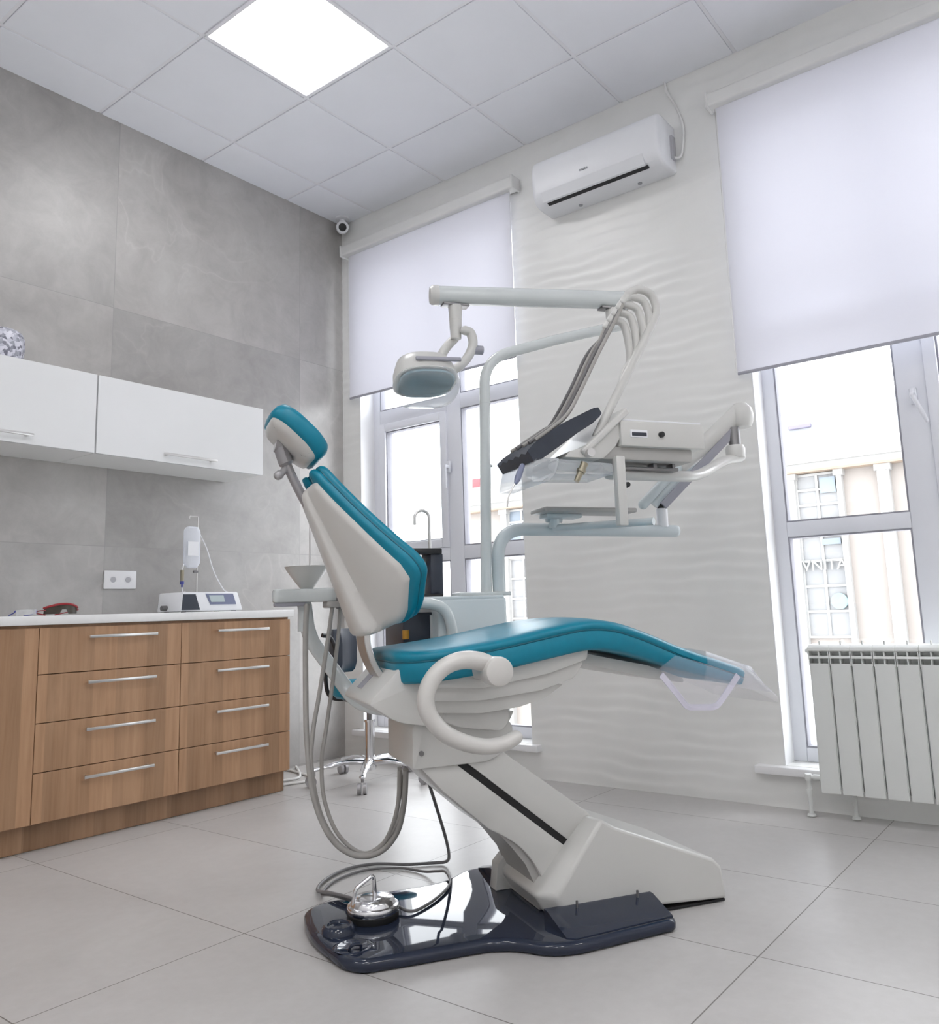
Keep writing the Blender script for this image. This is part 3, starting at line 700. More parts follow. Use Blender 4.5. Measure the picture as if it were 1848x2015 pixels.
# backrest
B0 = V((-.248, 0, .822)); UP = V((-.489, 0, .872)); FN = V((.872, 0, .489))
def back(u, v, h): return B0 + V((0, u, 0)) + UP * v + FN * (h + .98 * u * u)
op = rpoly([(-.14, -.005), (.14, -.005), (.19, .02), (.272, .105), (.265, .15), (.092, .475), (.055, .485), (.036, .435), (-.036, .435), (-.055, .485), (-.092, .475), (-.265, .15), (-.272, .105), (-.19, .02)],
           [.04, .04, .05, .04, .04, .03, .02, .02, .02, .02, .03, .04, .04, .05], 5)
op = resample(op, .012)
b = NB(); pad(b, op, [(.022, -.008), (.004, -.006), (0, -.001), (0, .009), (.0045, .0125), (.0045, .0155), (0, .019), (0, .029), (.004, .035), (.012, .039), (.03, .042)], back); bc = obj('backrest_cushion', b, M['teal'], ch, 60)
b = NB(); pad(b, op, [(.005, .0115), (.0025, .0125), (.0025, .0155), (.005, .0165)], back); obj('cushion_welt', b, M['teal_d'], bc, 60)
# back shell: outline inset from the cushion, spine standing proud
sp = rpoly([(-.11, .004), (.11, .004), (.155, .022), (.232, .105), (.228, .145), (.078, .45), (.05, .452), (.03, .40), (-.03, .40), (-.05, .452), (-.078, .45), (-.228, .145), (-.232, .105), (-.155, .022)], .02, 4)
sp = resample(sp, .010)
def half_w(v):
    pts = [(-.001, .105), (.008, .14), (.03, .178), (.105, .247), (.145, .243), (.30, .165), (.448, .082)]
    for (a, wa), (c, wc) in zip(pts, pts[1:]):
        if v <= c: return wa + (wc - wa) * (v - a) / (c - a)
    return .08
def bulge(u, v):
    w = .075 - .045 * max(0, min(1, v / .45)); a = abs(u) / w
    hgt = .092 - .066 * max(0, min(1, v / .45)); hw = half_w(v) if v >= 0 else .13
    if a < 1: return hgt * (1 - .14 * a ** 4)
    flank = hgt * .52 * max(0, (hw - abs(u)) / max(1e-4, hw - w)) ** .8
    if a < 1.16: t = (a - 1) / .16; t = t * t * (3 - 2 * t); return hgt * .86 * (1 - t) + flank * t
    return flank
def shell_pt(u, v, h): return back(u, v, -.045 - (bulge(u, v) if h else 0) - (.004 if h else 0))
b = NB(); t2 = NB()
# dense grid over the outline: rows along v, columns across, so the spine keeps its crisp sides
NV, NU = 60, 96; rows = []
for i in range(NV + 1):
    v = -.001 + .447 * i / NV; hw = half_w(v); r = []
    for j in range(NU + 1):
        u = hw * (2 * j / NU - 1); ed = min(1, (hw - abs(u)) / .014); ed = math.sqrt(max(0, 1 - (1 - ed) ** 2)); ve = min(1, (v + .001) / .03); ve = math.sqrt(max(0, 1 - (1 - ve) ** 2))
        vt = min(1, (.446 - v) / .02); vt = math.sqrt(max(0, 1 - (1 - vt) ** 2))
        r.append(back(u, v, -.001 - (.012 * ed + bulge(u, v)) * max(ve * vt, .0)))
    rows.append([t2.verts.new(p) for p in r])
for i in range(NV):
    for j in range(NU): t2.faces.new((rows[i][j], rows[i][j + 1], rows[i + 1][j + 1], rows[i + 1][j]))
bmesh.ops.recalc_face_normals(t2, faces=t2.faces[:])
bmesh.ops.solidify(t2, geom=t2.faces[:], thickness=.003)
merge(b, t2); obj('back_shell', b, M['enamel2'], ch, 50)

# headrest
HU = V((-.735, 0, .68)); HN = V((.68, 0, .735)); H0 = V((-.448, 0, 1.280))
def head(u, v, h): return H0 + V((0, u, 0)) + HU * v + HN * (h + 1.1 * u * u)
hp = resample(rpoly([(-.10, .0), (.10, .0), (.125, .05), (.125, .14), (.10, .185), (-.10, .185), (-.125, .14), (-.125, .05)], .05, 6), .01)
b = NB(); pad(b, hp, [(.02, -.026), (.006, -.022), (0, -.012), (0, .008), (.006, .021), (.02, .029), (.04, .032)], head); hc = obj('headrest_cushion', b, M['teal'], ch, 60)
b = NB(); pad(b, hp, [(.05, -.040), (.034, -.038), (.018, -.032), (.012, -.022)], head); obj('headrest_shell', b, M['enamel2'], ch, 60)
b = NB(); c2 = V((-.524, 0, 1.245))
tube(b, fillet([head(0, .12, -.046), V((-.553, 0, 1.325)), V((-.541, 0, 1.285)), c2, V((-.486, 0, 1.168)), V((-.462, 0, 1.135)), V((-.42, 0, 1.115))], .02, 5), [.022] * 8 + [.021] * 8 + [.013] * 30, 12, 1.5, (0, 1, 0))
hbk = obj('headrest_bracket', b, M['castg'], ch)
b = NB(); box(b, -.568, -.522, -.03, .03, 1.335, 1.352, .004, 2); obj('headrest_clamp', b, M['silver'], hbk)
b = NB(); tube(b, spline([c2 + V((-.005, 0, .035)), c2 + V((-.022, -.01, .005)), c2 + V((-.036, -.015, -.008))], 5), [.010, .010, .013], 10, round_end=True); obj('release_lever', b, M['castg'], hbk)

# seat and leg rest in one long cushion
path = spline([V((-.272, 0, .722)), V((-.16, 0, .732)), V((.0, 0, .752)), V((.14, 0, .775)), V((.25, 0, .790)), V((.34, 0, .784)), V((.45, 0, .752)), V((.60, 0, .696)), V((.75, 0, .648)), V((.865, 0, .612))], 8)
cum = [0]
for a, c in zip(path, path[1:]): cum.append(cum[-1] + (c - a).length)
SL = cum[-1]
def on_path(p):
    p = max(0, min(SL, p))
    for i in range(len(cum) - 1):
        if p <= cum[i + 1]: break
    f = (p - cum[i]) / (cum[i + 1] - cum[i]); tg = (path[i + 1] - path[i]).normalized()
    return path[i].lerp(path[i + 1], f), V((-tg.z, 0, tg.x))
def seat(u, p, h):
    c, n = on_path(p); k = 1 - .62 * max(0, min(1, (p - .62) / (SL - .62)))
    crown = .012 * (1 - (u / .27) ** 2) if h > 0 else 0
    return c + V((0, u, 0)) + n * ((h * k if h < 0 else h) + crown)
so = rpoly([(-.17, 0), (.17, 0), (.235, .06), (.255, .2), (.25, .62), (.20, .85), (.165, SL - .06), (.13, SL), (-.13, SL), (-.165, SL - .06), (-.20, .85), (-.25, .62), (-.255, .2), (-.235, .06)], .05, 5)
so = resample(so, .014)
b = NB(); pad(b, so, [(.03, -.062), (.008, -.060), (.002, -.052), (.0, -.012), (.004, -.006), (.004, -.003), (0, .000), (0, .006), (.005, .012), (.014, .016), (.03, .018)], seat, (.85, .7, .5, .3, .1)); sc = obj('seat_cushion', b, M['teal'], ch, 60)
b = NB(); pad(b, so, [(.004, -.008), (.0018, -.006), (.0018, -.003), (.004, -.001)], seat); obj('seat_welt', b, M['teal_d'], sc, 60)

# armrest loop on the near side
ya = -.335
ap = spline([(-.055, ya, .700), (-.098, ya, .722), (-.15, ya, .727), (-.196, ya, .712), (-.229, ya, .680), (-.243, ya, .640), (-.234, ya, .598), (-.198, ya, .556), (-.15, ya, .530), (-.095, ya, .515), (-.045, ya, .517), (-.012, ya, .529)], 7)
n = len(ap); rad = [.029 - .004 * min(1, i / 20) - .004 * max(0, (i - 50) / max(1, n - 50)) for i in range(n)]
b = NB(); tube(b, ap, rad, 18, .85, round_end=True); ar = obj('armrest', b, M['enamel2'], ch, 60)
b = NB(); lathe(b, [(.0, .046), (.030, .046), (.0355, .042), (.037, .034), (.036, -.02), (.028, -.04), (.028, -.11), (0, -.11)][::-1], 36, Matrix.Translation((-.062, ya, .697)) @ Matrix.Rotation(PI / 2, 4, 'X')); obj('armrest_pivot', b, M['enamel2'], ar)

# clear plastic foot cover with white straps
fc = thing('foot_cover', 'clear plastic cover strapped over the foot end of the teal chair', 'plastic cover', ORG, ROT)
b = NB(); r0 = []
for p in (SL - .20, SL - .15, SL - .10, SL - .05, SL - .01):
    c, nn = on_path(p); w = .20 - .03 * (p - SL + .2) / .2; k = 1 - .62 * max(0, min(1, (p - .62) / (SL - .62))); hh_ = .070 * k + .006
    r0.append([c + V((0, w * a, 0)) + nn * h for a, h in ((-1, .004), (-.9, .036), (-.5, .041), (0, .042), (.5, .041), (.9, .036), (1, .004), (1, -hh_), (0, -hh_ - .004), (-1, -hh_))])
c, nn = on_path(SL)
for q, zz_ in ((.045, -.035), (.085, -.062)): r0.append([c + V((q, a * .165, zz_ + h * (1 - q * 6))) for a, h in ((-1, .004), (-.9, .03), (-.5, .033), (0, .034), (.5, .033), (.9, .03), (1, .004), (1, -.03), (0, -.034), (-1, -.03))])
loft(b, r0, False); obj('cover_film', b, M['sleeve'], fc, 60)
def strip(bm, pts, w, th=.002):
    P = [V(p) for p in pts]
    rr = []
    for i, p in enumerate(P):
        tg = (P[min(i + 1, len(P) - 1)] - P[max(i - 1, 0)]).normalized(); nn = tg.cross(V((0, 1, 0))).normalized()
        rr.append([p + nn * w + V((0, -th, 0)), p + nn * w + V((0, th, 0)), p - nn * w + V((0, th, 0)), p - nn * w + V((0, -th, 0))])
    loft(bm, rr)
b = NB(); strip(b, fillet([(.505, -.212, .648), (.56, -.20, .592), (.60, -.19, .548), (.70, -.19, .542), (.735, -.18, .565), (.80, -.175, .628)], .015, 4), .009); obj('cover_strap', b, M['sleeve_e'], fc, 30)
b = NB(); pl = [(.50, .665), (.55, .605), (.60, .55), (.70, .545), (.80, .625), (.66, .672), (.56, .700)]
prism(b, pl, 'y', -.2085, -.2075); obj('side_film', b, M['sleeve'], fc, 0)

# ------------------------------------------------------------------ dental unit: cuspidor housing, pole and cup filler
un_ = thing('dental_unit', 'pale grey unit housing with tall bent pole on the far side of the teal chair', 'dental unit', ORG, ROT)
b = NB(); box(b, .018, .270, .37, .66, .50, .893, .012, 3); box(b, -.07, .03, .46, .66, .50, .84, .01, 2); obj('housing', b, M['enamel_b'], un_)
b = NB(); box(b, -.09, .262, .372, .80, .886, .900, .005, 2); obj('housing_lid', b, M['enamel_b'], un_)
b = NB(); box(b, .10, .295, .385, .47, .898, .912, .004, 2); obj('pole_collar', b, M['enamel_g'], un_)
b = NB(); box(b, -.085, .035, .445, .70, .68, .848, .006, 2); eb = obj('control_box', b, M['navy_m'], un_)
b = NB(); box(b, .010, .018, .441, .446, .74, .838); obj('box_trim', b, M['silver'], eb)
b = NB(); tube(b, [(-.078, .44, .76), (-.078, .44, .79)], .012, 10); obj('orange_plug', b, M['orange'], un_)
b = NB(); prism(b, [(-.08, .535), (.20, .53), (.16, .46), (-.08, .445)], 'y', .1725, .62, .004); obj('support_bracket', b, M['enamel'], un_)
b = NB(); tube(b, fillet([(-.20, .34, .882), (-.03, .34, .880), (.035, .34, .86), (.058, .34, .79), (.058, .36, .70)], .05, 8), .019, 16); obj('cuspidor_arm', b, M['enamel_g'], un_)
b = NB(); P = fillet([(.213, .42, .90), (.236, .42, 1.765), (.50, .375, 1.845), (.757, .312, 1.906)], [.10, .02], 12); tube(b, P, .0195, 20); pl_ = obj('pole', b, M['enamel_g'], un_)
b = NB(); lathe(b, [(.0205, -.003), (.021, 0), (.0205, .003)], 20, None, (.2325, .42, 1.598)); obj('pole_ring', b, M['enamel_g'], pl_)
b = NB(); lathe(b, [(.0, .0), (.005, 0), (.005, .008), (0, .008)], 10, Matrix.Translation((.244, .42, 1.365)) @ Matrix.Rotation(PI / 2, 4, 'Y')); obj('pole_stud', b, M['enamel_g'], pl_)
# cup filler standing on the lid
cf = thing('cup_filler', 'black cup filler with slim gooseneck tap on the pale unit housing', 'cup filler', ORG, ROT)
b = NB(); box(b, .078, .128, .64, .76, .902, 1.066, .006, 2); obj('filler_column', b, M['navy_m'], cf)
b = NB(); box(b, .0, .122, .63, .77, 1.062, 1.085, .005, 2); obj('filler_top', b, M['black'], cf)
b = NB(); box(b, .0, .12, .62, .78, .9015, .915, .004, 2); obj('filler_base', b, M['black'], cf)
b = NB(); P = [V((.095, .70, 1.08)), V((.095, .70, 1.205))] + [V((.066 + .029 * math.cos(a), .70, 1.205 + .029 * math.sin(a))) for a in [PI * k / 10 for k in range(1, 11)]] + [V((.037, .70, 1.178))]
tube(b, P, .006, 12); obj('gooseneck_tap', b, M['silver'], cf)
b = NB(); lathe(b, [(.012, .0), (.018, .05), (.032, .125), (.030, .125), (.016, .05), (0, .006)], 24, None, (.045, .70, .916)); tag(obj('paper_cup', b, M['plast'], None, 40, ORG, ROT), 'white cup standing in the black cup filler', 'cup')

# ------------------------------------------------------------------ operating light on its cross arm
ol = thing('operating_light', 'white dental operating lamp with blue reflector hanging from its white cross arm', 'dental lamp', ORG, ROT)
La, Lb = V((.055, .425, 1.995)), V((.79, .30, 2.005))
b = NB(); tube(b, [La, Lb], .036, 24, .96, round_end=False); oa = obj('cross_arm', b, M['enamel_g'], ol)
d = (Lb - La).normalized()
b = NB(); tube(b, [La - d * .022, La - d * .014, La, La + d * .01], [.030, .036, .0375, .0375], 24); obj('arm_end_cap', b, M['enamel'], oa)
b = NB(); tube(b, [Lb - d * .004, Lb + d * .006], [.0375, .034], 24); obj('arm_end_cap', b, M['enamel'], oa)
def arm_br(b, f): p = La.lerp(Lb, f); box(b, p.x - .05, p.x + .05, p.y - .02, p.y + .02, p.z - .042, p.z - .033, .002)
each('arm_bracket', (.095, .905), arm_br, M['gun'], oa)
p = La.lerp(Lb, .905); b = NB(); lathe(b, [(.020, -.0765), (.0225, -.070), (.024, -.042), (.022, -.035)], 20, None, (p.x, p.y, p.z)); obj('swivel_joint', b, M['enamel'], oa)
p = La.lerp(Lb, .095); b = NB(); lathe(b, [(.022, -.125), (.023, -.09), (.026, -.04)], 20, None, (p.x, p.y, p.z)); lathe(b, [(.019, -.165), (.0215, -.125)], 20, None, (p.x, p.y, p.z)); lathe(b, [(.0232, -.094), (.0236, -.092), (.0232, -.09)], 20, None, (p.x, p.y, p.z)); obj('lamp_stem', b, M['enamel'], ol)
# two curved yokes
for dy, pts in ((-.03, [(.15, 1.855), (.172, 1.845), (.178, 1.80), (.150, 1.745), (.105, 1.705), (.06, 1.69)]), (.03, [(.128, 1.84), (.10, 1.81), (.075, 1.77), (.06, 1.72), (.05, 1.69)])):
    b = NB(); tube(b, spline([(x, p.y + dy, z) for x, z in pts], 6), .017, 14, 1.2, (0, 1, 0), round_end=True); obj('lamp_yoke', b, M['enamel'], ol)
b = NB(); lathe(b, [(0, -.02), (.012, -.02), (.017, -.012), (.017, .02), (0, .02)], 18, Matrix.Translation((.195, p.y - .03, 1.785)) @ Matrix.Rotation(PI / 2, 4, 'Y')); tube(b, [(.165, p.y - .03, 1.795), (.195, p.y - .03, 1.785)], .012, 10); obj('tension_knob', b, M['hem'], ol)
# lamp head: rounded shell open underneath, reflector inside
hd = V((-.004, p.y - .02, 1.665)); hm = Matrix.Translation(hd) @ Matrix.Rotation(math.radians(-21), 4, 'X') @ Matrix.Rotation(math.radians(-3), 4, 'Y')
def head_ring(sx, sy, z, n=40): return [V((sx * (abs(math.cos(a)) ** .75) * math.copysign(1, math.cos(a)), sy * (abs(math.sin(a)) ** .75) * math.copysign(1, math.sin(a)), z)) for a in [2 * PI * k / n for k in range(n)]]
b = NB(); loft(b, [head_ring(.03, .02, .086), head_ring(.07, .05, .082), head_ring(.095, .075, .064), head_ring(.108, .088, .03), head_ring(.114, .093, -.015), head_ring(.108, .087, -.015), head_ring(.10, .08, .02), head_ring(.08, .06, .045), head_ring(.03, .02, .05)], True, hm); obj('lamp_shell', b, M['enamel'], ol, 50)
b = NB(); loft(b, [head_ring(.10, .08, -.024), head_ring(.104, .083, -.02), head_ring(.095, .072, .005), head_ring(.06, .045, .03), head_ring(.02, .015, .038), head_ring(.018, .013, .034), head_ring(.058, .042, .024), head_ring(.09, .068, .0), head_ring(.098, .078, -.024)], True, hm); obj('reflector', b, M['refl'], ol, 50)
b = NB(); loft(b, [head_ring(.115, .094, -.012), head_ring(.118, .097, -.045), head_ring(.108, .088, -.068), head_ring(.07, .055, -.082), head_ring(.02, .015, -.086)], True, hm); obj('clear_shield', b, M['lens'], ol, 50)
each('bulb_carrier', ((-.03, -.008, -.012, .012, -.02, .03), (.012, .05, -.014, .014, -.012, .03)), lambda b, q: box(b, *q, .003, 2, hm), M['gun'], ol)
b = NB(); box(b, -.055, .112, -.099, -.088, .012, .026, .003, 2, hm); obj('switch_bar', b, M['hem'], ol)

# ------------------------------------------------------------------ instrument table with its arms
it = thing('instrument_table', 'white swing-arm instrument table with whip-arm hoses above the chair', 'dental instrument table', ORG, ROT)
b = NB(); tube(b, fillet([(.262, .42, .913), (.262, .42, 1.135), (1.012, .42, 1.130)], .20, 16), .0235, 20); ia = obj('swing_arm', b, M['enamel_b'], it)
b = NB(); tube(b, [(1.008, .42, 1.130), (1.02, .42, 1.130)], [.0238, .021], 20); obj('arm_cap', b, M['enamel_b'], ia)
b = NB(); lathe(b, [(.022, .015), (.022, .085), (.019, .088)], 20, None, (.955, .42, 1.13)); obj('pivot_post', b, M['plast'], it)
b = NB(); lathe(b, [(.017, .085), (.017, .115)], 20, None, (.955, .42, 1.13)); obj('pivot_bush', b, M['black'], it)
# parallel spring arm
S0, S1 = V((.935, .42, 1.248)), V((1.262, .30, 1.585)); ds = (S1 - S0); nd = ds.normalized(); side = nd.cross(V((0, 1, 0))).normalized()
b = NB()
tube(b, [S0 - nd * .02 + V((-.045, 0, -.0)), S1 - nd * .30 + V((-.045, 0, 0))], .020, 14, .8, (0, 1, 0), round_end=True); tube(b, [S0 - nd * .02, S1], .021, 14, .9, (0, 1, 0)); obj('spring_arm', b, M['enamel_b'], it)
b = NB(); q0, q1 = S0.lerp(S1, .40) + V((-.03, 0, .0)), S1 + V((-.005, 0, .0)); tube(b, [q0, q0.lerp(q1, .3), q1], [.028, .036, .038], 18, .75, (0, 1, 0), round_end=True); obj('spring_cover', b, M['enamel'], it)
b = NB(); loft(b, [[S0.lerp(S1, f) + V((.012, -.030, -.022)) + side * o for o in (-.016, .016)] + [S0.lerp(S1, f) + V((.012, -.022, -.022)) + side * o for o in (.016, -.016)] for f in (.0, .5, .86)]); obj('arm_strip', b, M['hem'], it)
b = NB(); lathe(b, [(0, .05), (.025, .046), (.043, .025), (.048, 0), (.045, -.03), (.036, -.05), (0, -.05)][::-1], 28, None, S1 + V((.008, 0, -.006))); obj('knuckle', b, M['enamel'], it)
K = V((1.23, .30, 1.46)); b = NB(); lathe(b, [(.023, -.012), (.023, .066)], 20, None, K); obj('knuckle_bush', b, M['gun'], it)
b = NB(); lathe(b, [(.036, -.055), (.038, -.02), (.033, -.006)], 24, None, K); 
P = spline([(1.24, .30, 1.405), (1.16, .29, 1.388), (1.06, .25, 1.345), (.95, .18, 1.308), (.85, .14, 1.297), (.56, .10, 1.290)], 7); tube(b, P, .030, 16, .62, (0, 0, 1), round_end=True); obj('lower_arm', b, M['enamel'], it)
# control box
b = NB(); box(b, .545, .872, .0, .30, 1.368, 1.455, .006, 2); cb = obj('control_head', b, M['enamel'], it)
b = NB(); box(b, .56, .868, .012, .29, 1.456, 1.462, .002); obj('head_lid', b, M['plast'], cb)
b = NB(); box(b, .47, .83, .02, .28, 1.325, 1.37, .005, 2); obj('head_base', b, M['under'], cb)
b = NB(); box(b, .580, .645, -.003, .003, 1.398, 1.424, .002); s = obj('display_bezel', b, M['plast'], cb); b = NB(); box(b, .585, .640, -.005, -.002, 1.403, 1.415, .001); obj('display', b, M['navy_m'], s)
b = NB(); lathe(b, [(0, .012), (.009, .011), (.0105, 0), (0, 0)][::-1], 18, Matrix.Translation((.698, 0, 1.411)) @ Matrix.Rotation(PI / 2, 4, 'X')); obj('control_knob', b, M['black'], cb)
b = NB(); box(b, .58, .80, .06, .10, 1.300, 1.312, .003); box(b, .70, .715, .06, .10, 1.308, 1.33, .002); box(b, .775, .785, .06, .10, 1.308, 1.33, .002); obj('hanger_rail', b, M['gun'], cb)
# sloping keypad
k0, k1 = V((.575, 0, 1.492)), V((.40, 0, 1.34)); kd = (k1 - k0).normalized(); kn = V((kd.z, 0, -kd.x)); kn = kn if kn.z > 0 else -kn
b = NB(); loft(b, [[q + V((0, y, 0)) for q in (k0 + kn * .010, k1 + kn * .010, k1 - kn * .013, k0 - kn * .013)] for y in (-.005, .31)]); kp = obj('keypad_panel', b, M['enamel'], it, 30)
bv = kp.modifiers.new('round', 'BEVEL'); bv.width = .007; bv.segments = 3
b = NB(); prism(b, rpoly([(.34, 1.325), (.48, 1.325), (.53, 1.37), (.57, 1.44), (.545, 1.455), (.45, 1.37), (.36, 1.345)], .008), 'y', .01, .29, .004); obj('keypad_support', b, M['enamel'], it)
b = NB(); lathe(b, [(0, -.018), (.012, -.018), (.014, .018), (0, .018)], 16, Matrix.Translation((.42, -.004, 1.338)) @ Matrix.Rotation(PI / 2, 4, 'X')); obj('latch', b, M['silver'], it)
# instrument cradle: long dark trough, five grooves
c0, c1 = V((.46, 0, 1.475)), V((.215, 0, 1.325)); cd = (c1 - c0).normalized(); cn = V((cd.z, 0, -cd.x)); cn = cn if cn.z > 0 else -cn
b = NB(); rr = []
for f, up_, dn in ((-.05, .012, .010), (.0, .018, .016), (.12, .022, .022), (.35, .028, .022), (.6, .030, .026), (.9, .024, .030), (1.0, .016, .022)):
    pt = c0.lerp(c1, f); ring = []
    for k in range(11):
        y = .0 + .26 * k / 10; ring.append(pt + V((0, y, 0)) + cn * (up_ - (.008 if k % 2 else 0)))
    ring += [pt + V((0, .26, 0)) - cn * dn, pt - cn * dn]; rr.append(ring)
loft(b, rr); cr = obj('instrument_cradle', b, M['navy_m'], it, 30)
b = NB(); pt = c0.lerp(c1, .95) - cn * .03; prism(b, rpoly([(pt.x - .012, pt.z + .01), (pt.x + .075, pt.z + .012), (pt.x + .06, pt.z - .035), (pt.x + .03, pt.z - .066), (pt.x - .03, pt.z - .066)], .012), 'y', .0, .27, .004); obj('cradle_guard', b, M['clear'], it)
b = NB(); prism(b, rpoly([(.295, 1.322), (.52, 1.312), (.52, 1.274), (.31, 1.270), (.28, 1.29)], .01), 'y', .02, .20, .003); obj('clear_tray', b, M['clear'], it)
b = NB(); tube(b, [(.405, .0, 1.305), (.372, .0, 1.245)], [.013, .009], 10); tube(b, [(.393, .0, 1.283), (.388, .0, 1.274)], .015, 10); obj('release_handle', b, M['brass'], it)
# tray post and lower tray
b = NB(); box(b, .522, .556, .0, .03, 1.105, 1.335, .005, 2); obj('tray_post', b, M['enamel'], it)
b = NB(); lathe(b, [(0, .012), (.008, .011), (.010, 0), (0, 0)][::-1], 14, Matrix.Translation((.562, .012, 1.24)) @ Matrix.Rotation(PI / 2, 4, 'X')); obj('post_screw', b, M['black'], it)
b = NB(); box(b, .385, .755, .27, .40, 1.183, 1.200, .006, 2); obj('lower_tray', b, M['under'], it)
b = NB(); tube(b, [(.47, .38, 1.135), (.47, .38, 1.185)], .020, 16); tube(b, [(.44, .38, 1.165), (.50, .38, 1.165)], .010, 12); tube(b, [(.47, .38, 1.135), (.68, .05, 1.125)], .013, 12); box(b, .42, .56, .33, .40, 1.168, 1.184, .004); obj('tray_clamp', b, M['enamel_b'], it)
# whip arms: one long rod, four hoops branching from its upper end, a hose hanging from each
for k in range(5):
    y = .03 + .006 * k; ex, ez = .600 - .015 * k, 1.880 - .022 * k; rz = 1.80 - .043 * k; rx = .705 + .594 * (rz - 1.80)
    top = ez + .052 - .006 * k
    hoop = [(rx, y, rz), (rx + .027, y, rz + .060), (rx + .012 , y, top - .018), (rx - .034, y, top), (ex + .027, y, ez + .035), (ex, y, ez)]
    pts = ([(.47, y, 1.405), (.55, y, 1.54), (.64, y, 1.69)] if k == 0 else [(rx - .030, .03, rz - .050)]) + hoop
    P = spline(pts, 7); b = NB(); tube(b, P, ([] if k == 0 else [.009, .010, .011, .012, .013]) + [.0145 if k == 0 else .0135] * (len(P) - 12 - (0 if k == 0 else 5)) + [.013] * 6 + [.011] * 6, 14, round_end=True); obj('whip_arm', b, M['enamel'], it)
    e_ = V((ex, y, ez)); yc = .03 + .05 * k
    hp_ = [e_ + V((.006, 0, .010)), e_ + V((-.024, .002 * k, -.055)), V((.505 - .006 * k, .04 + .02 * k, 1.70)), V((.435 - .002 * k, .04 + .03 * k, 1.575)), V((.37 + .004 * k, yc, 1.475)), c0.lerp(c1, .55 - .05 * k) + cn * .034 + V((0, yc, 0)), c0.lerp(c1, .8) + cn * .030 + V((0, yc, 0))]
    if k == 4: hp_[2:5] = [V((.505, .10, 1.695)), V((.470, .14, 1.585)), V((.44, .2, 1.50))]; hp_[5] = c0.lerp(c1, .30) + cn * .034 + V((0, yc, 0))
    b = NB(); tube(b, spline(hp_, 8), .0066, 10); obj('instrument_hose', b, M['hose'] if k % 2 == 0 else M['hose_d'], it)
# syringe resting in the cradle
sy = thing('air_water_syringe', 'slim grey dental syringe with thin metal tip in the near end of the dark cradle', 'dental syringe', ORG, ROT)
q = V((.193, .015, 1.292)); e0 = V((.163, .0, 1.236))
b = NB(); tube(b, [q, q.lerp(e0, .5), q.lerp(e0, .8), e0], [.0085, .010, .010, .006], 12, round_end=True); obj('syringe_body', b, M['panelb'], sy)
b = NB(); tube(b, spline([e0, (.150, 0, 1.219), (.136, 0, 1.190), (.131, 0, 1.160)], 6), .0026, 8); obj('syringe_tip', b, M['silver'], sy)

# ------------------------------------------------------------------ assistant arm with suction hoses
aa = thing('assistant_arm', 'white assistant holder on curved arm behind the backrest with hanging suction hoses', 'assistant holder', ORG, ROT)
b = NB(); P = fillet([(-.425, .40, .885), (-.412, .40, .78), (-.33, .385, .665), (-.275, .33, .575), (-.22, .25, .56), (-.19, .19, .565)], [.05, .08, .06, .05], 8); tube(b, P, .019, 16, 1.25); obj('curved_arm', b, M['enamel_g'], aa)
b = NB(); tube(b, [(-.425, .40, .80), (-.425, .40, .905)], .022, 18); obj('arm_post', b, M['enamel_g'], aa)
b = NB(); prism(b, rpoly([(-.53, .34), (-.44, .345), (-.36, .30), (-.30, .30), (-.30, .43), (-.36, .44), (-.44, .42), (-.53, .40)], .02), 'z', .892, .935, .008); hl = obj('holder_head', b, M['enamel_g'], aa)
b = NB(); box(b, -.525, -.43, .35, .395, .880, .893, .004); obj('holder_grip', b, M['hem'], hl)
b = NB(); prism(b, rpoly([(-.30, .29), (-.30, .40), (-.37, .40), (-.37, .29)], .02), 'z', .872, .893, .006); obj('holder_base', b, M['under'], hl)
b = NB(); tube(b, spline([(-.335, .30, .875), (-.33, .30, .91), (-.315, .295, .95), (-.295, .29, .985)], 5), [.0085] * 12 + [.010] * 9, 12, round_end=True); obj('suction_tip', b, M['hose_d'], aa)
bw = thing('suction_bowl', 'small white funnel-shaped bowl above the assistant holder', 'bowl', ORG, ROT)
b = NB(); rr = [[V((-.415 + sx * math.cos(a), .42 + sy_ * math.sin(a), z)) for a in [2 * PI * i / 32 for i in range(32)]] for sx, sy_, z in ((.02, .02, .936), (.035, .04, .955), (.062, .07, .992), (.072, .085, 1.008), (.068, .08, 1.008), (.055, .06, .992), (.02, .02, .965))]
loft(b, rr); obj('bowl_body', b, M['enamel'], bw, 40)
b = NB(); tube(b, [(-.405, .415, .962), (-.405, .415, 1.0)], .007, 10); tube(b, [(-.405, .415, 1.0), (-.405, .415, 1.16)], .0028, 8); obj('bowl_spout', b, M['silver'], bw)
hz = [[(-.428, .33, .885), (-.434, .32, .80), (-.437, .30, .65), (-.436, .28, .48), (-.42, .26, .32), (-.375, .24, .205), (-.310, .22, .150), (-.24, .19, .155), (-.195, .15, .215), (-.185, .10, .31), (-.192, .05, .408)],
      [(-.350, .32, .872), (-.365, .31, .78), (-.395, .29, .62), (-.418, .28, .50), (-.424, .27, .40), (-.40, .26, .27), (-.350, .25, .180), (-.285, .22, .148), (-.225, .18, .185), (-.200, .12, .29), (-.207, .06, .408)],
      [(-.322, .33, .87), (-.332, .32, .78), (-.352, .31, .64), (-.375, .30, .50), (-.390, .29, .41), (-.385, .27, .30), (-.345, .25, .20), (-.275, .22, .150), (-.215, .17, .20), (-.186, .11, .30), (-.20, .09, .408)]]
for k, pts in enumerate(hz):
    b = NB(); tube(b, spline(pts, 9), (.0085, .0068, .0062)[k], 12); obj('suction_hose', b, M['hose'], aa)

